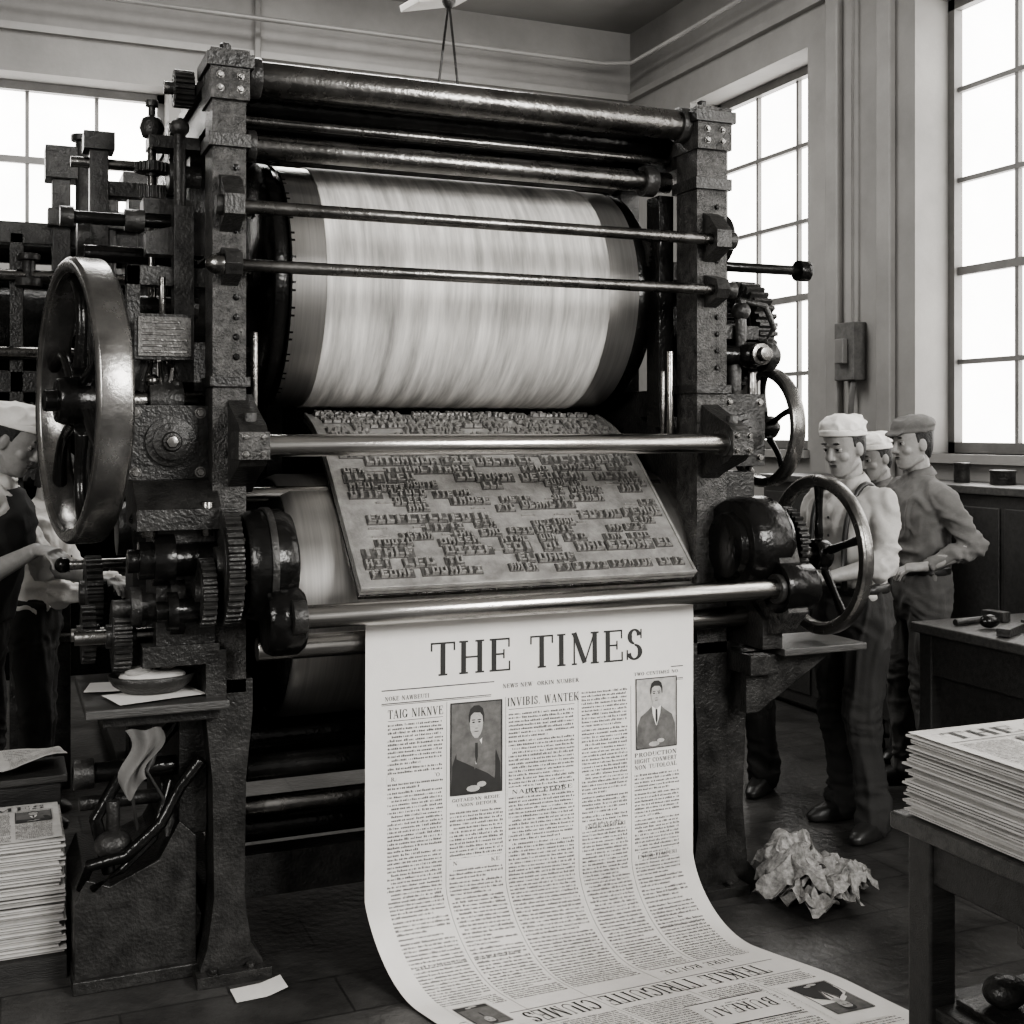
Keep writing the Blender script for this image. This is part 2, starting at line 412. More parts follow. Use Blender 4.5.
# brackets
br=P('rod_brackets',.005)
for x0,x1 in ((.59,.68),(2.27,2.36)):
    br.prism([(3.71,2.24),(3.71,2.42),(3.66,2.40),(3.605,2.345),(3.605,2.285),(3.64,2.27)],x0+.015,x1-.015,IRON)
    br.prism([(3.71,2.08),(3.71,2.20),(3.62,2.175),(3.605,2.14),(3.62,2.11)],x0+.02,x1-.02,IRON)
for x0,x1 in ((.62,.72),(2.27,2.36)):
    br.prism([(3.74,1.46),(3.74,1.76),(3.66,1.72),(3.52,1.665),(3.495,1.64),(3.495,1.57),(3.53,1.545),(3.66,1.50)],x0+.01,x1-.01,IRON)
    br.bx(x0+.005,x1-.005,3.49,3.61,1.565,1.645,CAST)
    for z in (1.58,1.63): br.bolt(((x0+x1)/2-.025,3.49,z),(0,-1,0),.008,DSTEEL); br.bolt(((x0+x1)/2+.025,3.49,z),(0,-1,0),.008,DSTEEL)
    br.cyl(((x0+x1)/2,3.56,1.64),((x0+x1)/2,3.56,1.70),.02,IRON)
br.cyl((.72,3.75,1.65),(.72,3.75,1.95),.010,DSTEEL); br.cyl((2.20,3.78,1.6),(2.20,3.78,1.93),.012,STEEL); br.cyl((2.17,3.78,1.6),(2.17,3.78,1.86),.008,DSTEEL)
br.finish()

# LEFT gear train
g=P('left_gear_train',.003)
g.lathe((.655,3.62,1.25),(1,0,0),[(0,.03),(0,.150),(.03,.165),(.11,.165),(.14,.15),(.14,.11),(.155,.10),(.155,.03)],OILY,56)
g.lathe((.655,3.62,1.25),(1,0,0),[(.06,.166),(.06,.172),(.08,.172),(.08,.166)],IRON,56)
g.lathe((.70,3.50,1.10),(1,0,0),[(0,.03),(0,.09),(.02,.10),(.09,.10),(.11,.085),(.11,.02)],OILY,40)
for k in range(6):
    t=k*pi/3+.3; g.bolt((.655,3.62+.12*math.cos(t),1.25+.12*math.sin(t)),(-1,0,0),.01,DSTEEL)
g.gear((.615,3.62,1.25),(1,0,0),.175,.045,46,IRON,.012)
g.gear((.55,3.60,1.18),(1,0,0),.10,.04,26,IRON,.012)
g.lathe((.34,3.68,1.27),(1,0,0),[(0,.0),(0,.035),(.03,.035),(.03,.055),(.07,.055),(.07,.075),(.13,.075),(.13,.05),(.27,.05)],OILY,32)
g.lathe((.30,3.72,1.13),(1,0,0),[(0,.0),(0,.025),(.05,.025),(.05,.06),(.08,.06),(.08,.04),(.16,.04),(.16,.09),(.20,.09),(.20,.05),(.32,.05)],IRON,32)
g.lathe((.41,3.60,1.13),(1,0,0),[(0,.0),(0,.03),(.03,.03),(.03,.055),(.06,.055),(.06,.035),(.14,.035)],OILY,28)
g.gear((.33,3.78,1.04),(1,0,0),.105,.05,28,IRON,.013)
g.gear((.25,3.97,1.02),(1,0,0),.09,.04,22,IRON,.012)
g.xc(.20,.62,3.78,1.04,.022,DSTEEL)
g.xc(.2,.62,3.97,1.02,.02,DSTEEL)
g.bx(.38,.60,3.66,3.95,.96,1.02,IRON); g.bx(.42,.59,3.68,3.95,1.0,1.36,IRON)
g.bx(.56,.62,3.66,3.75,.84,1.0,IRON)
g.prism([(3.62,1.36),(3.62,1.42),(3.75,1.50),(3.95,1.5),(3.95,1.36)],.36,.60,IRON)
g.bx(.385,.545,3.735,3.76,1.385,1.475,PLATE)
g.cyl((.40,3.66,1.34),(.40,3.66,1.43),.022,DSTEEL); g.cyl((.56,3.64,1.34),(.56,3.64,1.44),.018,DSTEEL)
g.bx(.345,.59,3.79,3.86,1.50,1.725,IRON)
g.lathe((.475,3.79,1.615),(0,-1,0),[(0,.075),(.012,.075),(.012,.055),(.03,.055),(.03,.03),(.045,.026),(.045,0)],IRON,36)
g.lathe((.475,3.748,1.615),(0,-1,0),[(0,.022),(.01,.018),(.01,0)],DSTEEL,6)
for dx in (-.095,.095):
    for dz in (-.09,.09): g.bolt((.468+dx,3.79,1.612+dz),(0,-1,0),.013,DSTEEL)
g.bx(.375,.552,3.84,3.86,1.865,2.005,IRON); g.bx(.385,.542,3.832,3.841,1.875,1.995,LABEL)
for i in range(6): g.bx(.395,.53-.02*(i%2),3.829,3.833,1.885+.018*i,1.892+.018*i,DSTEEL)
g.cyl((.46,3.87,2.0),(.46,3.87,2.12),.01,DSTEEL)
g.bx(.38,.60,3.90,3.98,1.72,1.80,IRON); g.bx(.50,.56,3.90,3.98,1.5,2.35,IRON); g.bx(.36,.60,3.92,3.98,2.10,2.16,IRON)
g.bx(.36,.40,3.92,3.98,1.72,2.16,IRON)
for i in range(7):
    g.tube([(.40+.015*i,3.88,1.74),(.40+.018*i,3.86,1.80+.02*(i%3)),(.42+.012*i,3.9,1.86)],.006,DSTEEL if i%2 else IRON)
g.sphere((.43,3.86,1.80),.022,DSTEEL); g.sphere((.50,3.86,1.79),.018,IRON)
g.xc(.19,.60,4.0,2.31,.020,OILY); g.xc(.17,.21,4.0,2.31,.032,IRON); g.xc(.36,.42,4.0,2.31,.035,IRON)
g.xc(.25,.60,4.15,2.22,.028,OILY); g.xc(.40,.6,4.1,2.05,.035,IRON)
g.cyl((.455,4.10,1.75),(.455,4.10,2.62),.014,DSTEEL)
g.gear((.455,4.10,2.50),(0,0,1),.055,.03,22,IRON,.008); g.gear((.455,4.10,2.42),(0,0,1),.04,.04,18,IRON,.006,False)
g.lathe((.455,4.10,2.60),(0,0,1),[(0,.03),(.03,.04),(.06,.03),(.07,.012),(.10,.012),(.10,.02),(.12,.02)],IRON,20)
g.bx(.42,.60,4.02,4.12,2.34,2.39,IRON); g.bx(.44,.60,4.05,4.15,2.56,2.60,IRON)
g.prism([(.42,2.20),(.60,2.20),(.60,2.34),(.54,2.34),(.50,2.29),(.42,2.27)],3.94,4.02,IRON,'xz')
g.gear((.54,4.0,2.74),(1,0,0),.06,.06,20,IRON,.01); g.xc(.48,.60,4.0,2.74,.02,DSTEEL)
g.gear((.535,4.2,2.60),(1,0,0),.08,.04,28,IRON,.01)
g.gear((.545,4.45,2.42),(1,0,0),.16,.04,40,OILY,.014)
g.gear((.545,4.35,2.16),(1,0,0),.14,.05,40,OILY,.014)
g.lathe((.50,4.05,2.47),(1,0,0),[(0,.02),(0,.05),(.03,.05),(.03,.035),(.10,.035)],IRON,24)
g.cyl((.52,3.93,2.35),(.52,3.93,2.60),.018,IRON); g.sphere((.52,3.93,2.60),.03,IRON)
g.box((.50,4.3,1.98),(.05,.5,.06),IRON,(.3,0,0))
g.tube([(.5,3.92,1.72),(.47,3.85,1.6),(.40,3.82,1.45),(.36,3.75,1.38)],.012,OILY)
g.bx(.28,.34,4.35,4.42,1.3,2.62,IRON); g.bx(.26,.36,4.33,4.44,2.60,2.66,IRON); g.bx(.30,.60,4.36,4.41,2.45,2.50,IRON); g.bx(.30,.60,4.36,4.41,1.9,1.95,IRON)
g.xc(.22,.6,4.38,2.56,.018,DSTEEL); g.lathe((.24,4.38,2.30),(1,0,0),[(0,.03),(0,.06),(.04,.06),(.04,.03)],IRON,24)
g.cyl((.17,3.842,1.74),(.62,3.90,1.74),.032,DSTEEL)
g.lathe((.42,3.88,1.74),(1,0,0),[(0,.03),(0,.06),(.10,.06),(.10,.03)],IRON,28,closed=True)
g.xc(.20,.60,4.47,1.185,.018,DSTEEL); g.sphere((.20,4.47,1.185),.028,OILY); g.bx(.50,.60,4.42,4.52,1.1,1.27,IRON)
g.bx(.40,.58,4.15,4.40,1.0,1.5,IRON); g.lathe((.36,4.28,1.32),(1,0,0),[(0,.03),(0,.09),(.05,.09),(.05,.03)],IRON,30)
g.bx(.24,.56,4.12,4.22,.95,1.0,IRON); g.gear((.28,4.20,1.12),(1,0,0),.12,.05,30,IRON,.013)
g.finish()
fw=P('flywheel',.003)
fw.wheel((.222,3.85,1.737),(-.987,-.163,0),.425,.045,.10,6,.065,RIMST,OILY,.28,.024)
fw.finish()

lb=P('ink_shelf',.005)
lb.bx(.22,.62,3.60,4.15,.835,.862,WOODT); lb.bx(.27,.60,3.66,4.12,.795,.835,IRON); 
lb.prism([(3.8,.795),(4.12,.795),(4.12,.45)],.52,.55,IRON)
lb.finish()
lb=P('base_casting',.008)
pts=[(.20,0),(.55,0),(.55,.42),(.50,.47),(.44,.36),(.30,.30),(.23,.33),(.20,.26)]
lb.prism(pts,3.78,4.25,IRON,'xz')
lb.bx(.195,.57,3.76,4.27,0,.04,IRON)
lb.prism([(3.80,.42),(4.3,.42),(4.3,.56),(3.9,.56)],.46,.585,IRON)
lb.bx(.50,.585,3.80,4.5,.42,.80,IRON)
lb.tube([(.30,3.82,.33),(.26,3.80,.50),(.33,3.84,.60),(.42,3.86,.66),(.50,3.84,.76)],.02,OILY)
lb.tube([(.25,3.78,.30),(.33,3.74,.36),(.42,3.74,.44),(.47,3.78,.60)],.013,OILY)
lb.tube([(.38,3.80,.45),(.36,3.77,.58),(.42,3.76,.66),(.45,3.82,.74)],.006,RUBBER)
lb.tube([(.42,3.80,.40),(.45,3.75,.55),(.40,3.74,.64),(.47,3.82,.75)],.006,RUBBER)
lb.tube([(.22,3.80,.30),(.24,3.75,.38),(.34,3.73,.40),(.44,3.74,.48),(.50,3.76,.58),(.56,3.74,.66)],.018,OILY)
lb.xc(.20,.6,3.86,.62,.03,OILY); lb.xc(.20,.26,3.86,.62,.045,IRON)
lb.xc(.22,.6,3.90,.52,.022,IRON)
lb.sphere((.31,3.80,.42),.055,IRON,(1,1,.8)); lb.cyl((.31,3.80,.45),(.31,3.80,.55),.02,IRON)
lb.finish()

# RIGHT gear side
g=P('right_gear_train',.003)
g.lathe((2.31,3.60,1.25),(1,0,0),[(0,.03),(0,.11),(.02,.12),(.02,.155),(.05,.17),(.16,.17),(.19,.155),(.19,.10),(.215,.09),(.215,.03)],OILY,56)
g.prism([(3.42,1.18),(3.46,1.30),(3.58,1.36),(3.72,1.3),(3.74,1.02),(3.66,.94),(3.46,.96),(3.38,1.04)],2.42,2.50,CAST)
g.lathe((2.41,3.44,1.118),(1,0,0),[(0,.03),(0,.085),(.12,.085),(.14,.07),(.14,.03)],OILY,40)
g.gear((2.56,3.60,1.25),(1,0,0),.13,.035,34,IRON,.012)
g.xc(2.45,2.74,3.60,1.205,.026,DSTEEL)
g.prism([(3.50,.90),(3.50,1.0),(3.9,1.3),(3.9,.90)],2.40,2.48,IRON)
g.bx(2.385,2.56,3.72,3.86,1.52,1.78,IRON); g.lathe((2.475,3.72,1.64),(0,-1,0),[(0,.07),(.012,.07),(.012,.05),(.03,.05),(.03,.022),(.045,.02),(.045,0)],IRON,30)
for dx in (-.065,.065):
    for dz in (-.10,.10): g.bolt((2.472+dx,3.72,1.65+dz),(0,-1,0),.011,DSTEEL)
g.bx(2.385,2.50,3.70,3.84,1.40,1.5,IRON); g.bx(2.385,2.46,3.74,3.9,.9,1.5,IRON)
g.xc(2.385,2.62,3.74,1.92,.035,OILY); g.sphere((2.50,3.72,1.92),.06,OILY,(1,1,.8)); g.xc(2.56,2.60,3.74,1.92,.055,IRON)
g.lathe((2.50,3.67,1.92),(0,-1,0),[(0,.04),(.02,.04),(.02,.025),(.05,.025),(.05,0)],DSTEEL,20)
g.cyl((2.47,3.74,1.92),(2.47,3.74,2.12),.02,IRON); g.sphere((2.47,3.74,2.08),.035,IRON); g.bx(2.385,2.56,3.76,3.86,1.98,2.03,IRON)
g.tube([(2.55,3.74,1.94),(2.60,3.72,2.02),(2.56,3.72,2.10),(2.46,3.74,2.12)],.012,IRON)
g.cyl((2.45,3.76,1.75),(2.45,3.76,1.9),.03,IRON); g.cyl((2.53,3.76,1.75),(2.53,3.76,1.86),.016,DSTEEL)
g.gear((2.62,3.98,2.02),(1,0,0),.20,.08,36,IRON,.022); g.xc(2.38,2.68,3.98,2.02,.035,IRON)
g.gear((2.50,4.0,2.02),(1,0,0),.15,.05,28,OILY,.014)
g.lathe((2.40,3.90,2.36),(1,0,0),[(0,.04),(0,.095),(.03,.095),(.03,.075),(.05,.075),(.05,.095),(.09,.095),(.09,.04)],OILY,36)
g.gear((2.45,4.05,2.52),(1,0,0),.07,.05,22,IRON,.01)
g.xc(2.385,2.71,3.72,2.235,.018,OILY); g.xc(2.70,2.745,3.72,2.235,.038,OILY)
g.bx(2.385,2.44,3.80,3.95,1.7,2.5,IRON)
g.bx(2.385,2.62,4.1,4.2,1.3,2.3,IRON)
g.wheel((2.655,3.86,1.66),(1,0,0),.225,.035,.055,5,.04,RIMST,OILY,.1,.015); g.xc(2.45,2.68,3.86,1.66,.025,DSTEEL)
g.finish()
hw=P('hand_wheel',.002)
hw.wheel((2.705,3.60,1.205),(1,0,0),.285,.044,.046,5,.05,RIMST,OILY,.0,.019)
hw.finish()
lb=P('right_step_shelf',.004)
lb.bx(2.49,2.84,3.50,3.78,.87,.895,WOODT); lb.prism([(2.40,.87),(2.80,.87),(2.45,.66),(2.40,.66)],3.60,3.64,IRON,'xz'); lb.bx(2.385,2.50,3.55,3.80,.80,.87,IRON)
lb.prism([(2.36,0),(2.54,0),(2.54,.04),(2.50,.09),(2.48,.3),(2.50,.8),(2.50,.9),(2.36,.9)],3.74,3.90,IRON,'xz')
lb.finish()

# ------------------------------------------------------------------ serif font
def line(x0,y0,x1,y1,w):
    d=V((x1-x0,y1-y0)); n=V((-d.y,d.x)).normalized()*w/2
    return [(x0+n.x,y0+n.y),(x1+n.x,y1+n.y),(x1-n.x,y1-n.y),(x0-n.x,y0-n.y)]
TK,TN=.17,.055
def vs_(x,y0=0,y1=1,w=TK,s0=True,s1=True):
    r=[line(x,y0,x,y1,w)]
    if s0: r.append(line(x-w/2-.07,y0+TN/2,x+w/2+.07,y0+TN/2,TN))
    if s1: r.append(line(x-w/2-.07,y1-TN/2,x+w/2+.07,y1-TN/2,TN))
    return r
def hs(x0,x1,y): return [line(x0,y,x1,y,TN)]
def tick(x,y0,y1): return [line(x,y0,x,y1,TN)]
def arc(cx,cy,rx,ry,a0,a1,wf,n=14):
    r=[]
    for i in range(n):
        p=[]
        for k in (i,i+1):
            t=math.radians(a0+(a1-a0)*k/n); w=TN+(TK*1.08-TN)*abs(math.cos(t))**1.3 if wf else TN
            c,s=math.cos(t),math.sin(t)
            p.append(((cx+(rx)*c,cy+(ry)*s),(cx+(rx-w)*c,cy+(ry-w)*s)))
        r.append([p[0][0],p[1][0],p[1][1],p[0][1]])
    return r
def G(ch):
    if ch=='T': return .82,vs_(.41,s1=False)+hs(0,.82,1-TN/2)+tick(.02,.74,1)+tick(.80,.74,1)
    if ch=='H': return .96,vs_(.2)+vs_(.76)+hs(.2,.76,.5)
    if ch=='E': return .80,vs_(.2)+hs(.2,.74,1-TN/2)+hs(.2,.76,TN/2)+hs(.2,.55,.52)+tick(.73,.72,1)+tick(.75,0,.3)+tick(.55,.38,.66)
    if ch=='F': return .76,vs_(.2)+hs(.2,.74,1-TN/2)+hs(.2,.55,.52)+tick(.73,.72,1)+tick(.55,.38,.66)
    if ch=='L': return .76,vs_(.2)+hs(.2,.72,TN/2)+tick(.71,0,.3)
    if ch=='I': return .42,vs_(.21)
    if ch=='M': return 1.14,vs_(.17,w=TN)+vs_(.94)+[line(.17,1,.56,.05,TK),line(.56,.05,.94,1,TN)]
    if ch=='N': return .98,vs_(.16,w=TN)+vs_(.80,w=TN,s0=False)+[line(.2,1,.78,.0,TK)]
    if ch=='A': return .92,[line(.12,0,.45,1,TN),line(.45,1,.78,0,TK)]+hs(.24,.66,.35)+hs(0,.26,TN/2)+hs(.6,.92,TN/2)
    if ch=='V': return .92,[line(.14,1,.46,0,TK),line(.46,0,.78,1,TN)]+hs(0,.28,1-TN/2)+hs(.66,.92,1-TN/2)
    if ch=='W': return 1.2,[line(.14,1,.38,0,TK),line(.38,0,.6,1,TN),line(.6,1,.84,0,TK),line(.84,0,1.06,1,TN)]+hs(0,.28,1-TN/2)+hs(.94,1.2,1-TN/2)
    if ch=='K': return .92,vs_(.2)+[line(.25,.42,.76,1,TN),line(.4,.58,.80,0,TK)]+hs(.62,.9,1-TN/2)+hs(.68,.96,TN/2)
    if ch=='S': return .68,arc(.33,.75,.27,.25,10,270,True)+arc(.33,.26,.31,.26,90,-170,True)+tick(.59,.68,.98)+tick(.05,.02,.34)
    if ch=='C': return .84,arc(.44,.5,.42,.5,40,320,True,20)+tick(.78,.66,1)
    if ch=='G': return .9,arc(.44,.5,.42,.5,40,330,True,20)+tick(.78,.68,1)+vs_(.76,.05,.42,s0=False)
    if ch=='O': return .92,arc(.45,.5,.44,.5,0,360,True,24)
    if ch=='U': return .9,vs_(.18,.3,1,s0=False)+vs_(.76,.3,1,w=TN,s0=False)+arc(.45,.32,.36,.32,180,360,False)
    if ch in 'RPBD':
        if ch=='D': return .92,vs_(.2)+arc(.38,.5,.46,.5,-90,90,True)+hs(.2,.4,1-TN/2)+hs(.2,.4,TN/2)
        r=vs_(.2)+arc(.42,.75,.30,.25,-90,90,True,10)+hs(.2,.44,1-TN/2)+hs(.2,.44,.52)
        if ch=='R': r+=[line(.44,.52,.78,0,TK)]+hs(.66,.94,TN/2)
        if ch=='B': r+=arc(.42,.26,.34,.26,-90,90,True,10)+hs(.2,.44,TN/2)
        return .86,r
    if ch=='.': return .3,[line(.15,0,.15,.12,.12)]
    return .5,[]
def text(o,mp,s,u0,u1,vbase,h,m,off=.0011,flip=False):
    gs=[G(c) for c in s]; tot=sum(g[0] for g in gs)+.10*(len(s)-1); sx=(u1-u0)/tot; x=0
    for w,polys in gs:
        for p in polys:
            q=[]
            for a,b in p:
                uu=u0+(x+a)*sx; vv=vbase-b*h
                if flip: uu=u1-(x+a)*sx; vv=vbase+b*h
                q.append(mp(uu,vv,off))
            o.add(q,[tuple(range(len(q)))],m)
        x+=w+.10
def quad(o,mp,u0,u1,v0,v1,m,off=.0009,n=1):
    for i in range(n):
        a=v0+(v1-v0)*i/n;b=v0+(v1-v0)*(i+1)/n
        o.add([mp(u0,a,off),mp(u1,a,off),mp(u1,b,off),mp(u0,b,off)],[(0,1,2,3)],m)
def body(o,mp,u0,u1,v0,v1,pitch=.0118,h=.0066,cw=.0056,m=None):
    m=m or INKG; v=v0
    while v<v1:
        r=random.random()
        u=u0+(.012 if r<.12 else 0); end=u1-(random.uniform(.02,.09)*(u1-u0)/.19 if r>.92 else 0)
        while u<end:
            for k in range(random.randint(2,9)):
                if u+cw*.7>end: break
                hh=h*random.uniform(.6,.9); up=h*.25 if random.random()<.2 else 0
                c=random.random()
                quad(o,mp,u,u+cw*(.74 if c<.75 else .35),v+h-hh-up,v+h,m)
                u+=cw
            u+=cw*.5
        v+=pitch*(1.0 if r<.93 else 1.2)
def poly(o,mp,pts,m,off): o.add([mp(a,b,off) for a,b in pts],[tuple(range(len(pts)))],m)
def portrait(o,mp,u0,u1,v0,v1,flip=False,dk=True):
    w=u1-u0;h=v1-v0
    def X(a,b): return (u0+w*a, v0+h*b) if not flip else (u1-w*a, v1-h*b)
    def el(cx,cy,rx,ry,m,off,n=20): poly(o,mp,[X(cx+rx*math.cos(2*pi*i/n),cy+ry*math.sin(2*pi*i/n)) for i in range(n)],m,off)
    bg=HALF if dk else HALFL; suit=INK if dk else HALF
    poly(o,mp,[X(0,0),X(1,0),X(1,1),X(0,1)],bg,.0010)
    poly(o,mp,[X(.02,1),X(.04,.68),X(.12,.54),X(.30,.46),X(.40,.40),X(.60,.40),X(.70,.46),X(.88,.54),X(.96,.68),X(.98,1)],suit,.0013)
    poly(o,mp,[X(.41,.30),X(.59,.30),X(.60,.42),X(.50,.47),X(.40,.42)],HALFL,.0016)
    poly(o,mp,[X(.39,.40),X(.50,.455),X(.61,.40),X(.60,.50),X(.51,.68),X(.49,.68),X(.40,.50)],PAPER,.0018)
    poly(o,mp,[X(.475,.45),X(.525,.45),X(.53,.60),X(.505,.67),X(.475,.60)],INK,.0021)
    poly(o,mp,[X(.61,.41),X(.68,.47),X(.60,.60),X(.53,.74),X(.51,.70),X(.59,.52)],HALF,.0021)
    poly(o,mp,[X(.39,.41),X(.32,.47),X(.40,.60),X(.47,.74),X(.49,.70),X(.41,.52)],HALF,.0021)
    face=[(.375,.17),(.37,.24),(.385,.31),(.42,.36),(.465,.395),(.53,.395),(.575,.36),(.61,.31),(.625,.24),(.62,.17),(.58,.12),(.50,.10),(.42,.12)]
    poly(o,mp,[X(a,b) for a,b in face],PAPERD,.0023)
    poly(o,mp,[X(.50,.12),X(.58,.12),X(.62,.17),X(.625,.24),X(.61,.31),X(.575,.36),X(.53,.395),X(.54,.34),X(.565,.27),X(.56,.18)],HALFL,.0025)
    poly(o,mp,[X(.355,.23),X(.35,.15),X(.38,.08),X(.45,.045),X(.55,.045),X(.62,.08),X(.65,.15),X(.645,.23),X(.625,.22),X(.615,.16),X(.57,.125),X(.45,.12),X(.39,.15),X(.375,.22)],INK,.0027)
    for c in (.44,.555): el(c,.225,.028,.009,INK,.0029,8); el(c,.200,.042,.006,INK,.0029,8)
    poly(o,mp,[X(.49,.22),X(.51,.22),X(.53,.285),X(.475,.285)],HALFL,.0029); el(.50,.29,.03,.005,HALF,.0030,8); el(.50,.325,.045,.007,HALF,.0030,8)
    el(.44,.94,.13,.035,HALFL,.0024,10); el(.60,.90,.09,.03,HALFL,.0026,10)
    for a,b,c,d in ((0,0,1,.012),(0,.988,1,1),(0,0,.02,1),(.98,0,1,1)): poly(o,mp,[X(a,b),X(c,b),X(c,d),X(a,d)],INK,.0031)

# ------------------------------------------------------------------ newspaper web
SR=.22; V1=.885; V2=V1+SR*pi/2; SW=1.125; Z0=1.105
def sheet(u,v,off=0):
    x=1.0+u+ .27*max(0,v-.86)**1.1
    if v<V1:
        y=3.50; z=Z0-v; n=V((0,-1,0)); y+= .012*math.sin(u*5+.8)*min(1,v*1.2)
    elif v<V2:
        a=(v-V1)/SR; y=3.5-SR+SR*math.cos(a); z=SR-SR*math.sin(a)+.006*(v-V1)/(V2-V1); n=V((0,-math.cos(a),math.sin(a))); y+=.012*math.sin(u*5+.8)*math.cos(a)
    else:
        f=v-V2; y=3.5-SR-f; z=.006+.010*(1-math.cos(f*7+u*1.5))*min(1,f*3); n=V((0,0,1))
    return V((x,y,z))+n*off
news=empty('newspaper_web')
o=MB('printed_sheet',news); NU,NV=40,200; VM=2.0
vs=[sheet(SW*i/NU,-.0+VM*j/NV,0) for j in range(NV+1) for i in range(NU+1)]
fs=[(j*(NU+1)+i,j*(NU+1)+i+1,(j+1)*(NU+1)+i+1,(j+1)*(NU+1)+i) for j in range(NV) for i in range(NU)]
o.add(vs,fs,PAPER,True)
ob=o.finish()
o=MB('sheet_feed',news)
pth=[(3.50,1.105),(3.52,1.12),(3.56,1.12),(3.60,1.08),(3.66,1.055)]
vs=[(1.0+SW*i/8,y,z) for (y,z) in pth for i in range(9)]
o.add(vs,[(j*9+i,j*9+i+1,(j+1)*9+i+1,(j+1)*9+i) for j in range(len(pth)-1) for i in range(8)],PAPER,True); o.finish()
t=MB('masthead_and_type',news)
DV=-.025
sh0=sheet
def shp(u,v,off=0): return sh0(u,v+DV,off)
text(t,shp,'THE TIMES',.205,.935,.228,.102,INK)
quad(t,shp,.05,1.085,.258,.261,INK); quad(t,shp,.05,1.085,.298,.3005,INK); quad(t,shp,.05,1.085,.303,.3045,INK)
text(t,shp,'NOKE NAWBEUTI',.06,.20,.291,.013,INK); text(t,shp,'NEWS NEW YORKIN NUMBER',.44,.70,.282,.013,INK); text(t,shp,'TWO CENTIMES NO.',.90,1.07,.280,.011,INK)
cols=[(.07,.245),(.268,.44),(.460,.685),(.710,.875),(.900,1.07)]
for a,b in zip(cols[:-1],cols[1:]):
    c=(a[1]+b[0])/2; quad(t,shp,c-.0006,c+.0006,.31,1.62,HALF,n=60)
text(t,shp,'TAIG NIKNVE',.07,.245,.345,.026,INK)
text(t,shp,'INVIBIS. WANTEK',.455,.70,.340,.026,INK)
quad(t,shp,.07,.245,.352,.3535,INK); quad(t,shp,.46,.685,.349,.3505,INK)
body(t,shp,.07,.245,.362,1.10); 
portrait(t,shp,.268,.438,.315,.60); 
text(t,shp,'GOTAEDAN REGIE',.275,.43,.620,.010,INK); text(t,shp,'UNION DETOUR',.29,.42,.636,.010,INK)
body(t,shp,.268,.44,.65,1.10)
body(t,shp,.46,.685,.362,1.10); body(t,shp,.71,.875,.315,1.10)
portrait(t,shp,.905,1.06,.290,.52,dk=False)
text(t,shp,'PRODUCTION',.90,1.06,.545,.014,INK);text(t,shp,'HIGHT CONWERT',.90,1.06,.565,.014,INK);text(t,shp,'NON TUTOLOAL',.90,1.06,.585,.014,INK)
body(t,shp,.90,1.07,.60,1.10)
for (a,b),vv in zip(cols,(.52,.80,.60,.74,.86)):
    quad(t,shp,a-.003,b+.003,vv-.006,vv+.022,PAPER,.0013); text(t,shp,random.choice(['ENUIR TEMPERI','RADITA HEN TO','NAIRE PLOKE']),a+.01,b-.01,vv+.014,.012,INK,.0017)
for c in cols: body(t,shp,c[0],c[1],1.10,1.30)
text(t,shp,'TEIKLE TTRIGUITE CIUMES',.22,1.0,1.385,.075,INK,flip=True)
quad(t,shp,.05,1.08,1.37,1.373,INK); quad(t,shp,.05,1.08,1.475,1.478,INK)
quad(t,shp,.07,.20,1.27,1.45,PAPER,.0013,8); portrait(t,lambda u,v,o_=0: shp(u,v,o_+.0010),.08,.18,1.29,1.42,True)
for c in cols: body(t,shp,c[0],c[1],1.49,1.97)
quad(t,shp,.60,.86,1.56,1.70,PAPER,.0013,8); text(t,shp,'BUREAU',.62,.84,1.60,.05,INK,.0018,True); quad(t,shp,.60,.86,1.56,1.565,INK,.0016); quad(t,shp,.60,.86,1.695,1.70,INK,.0016)
quad(t,shp,.90,1.08,1.55,1.80,PAPER,.0013,8); portrait(t,lambda u,v,o_=0: shp(u,v,o_+.0010),.93,1.06,1.58,1.75,True)
quad(t,shp,.70,1.0,1.275,1.345,PAPER,.0014,6); text(t,shp,'HIRE ROUTE',.74,.98,1.305,.03,INK,.0018,True); quad(t,shp,.72,1.0,1.282,1.285,INK,.0018)
t.finish()

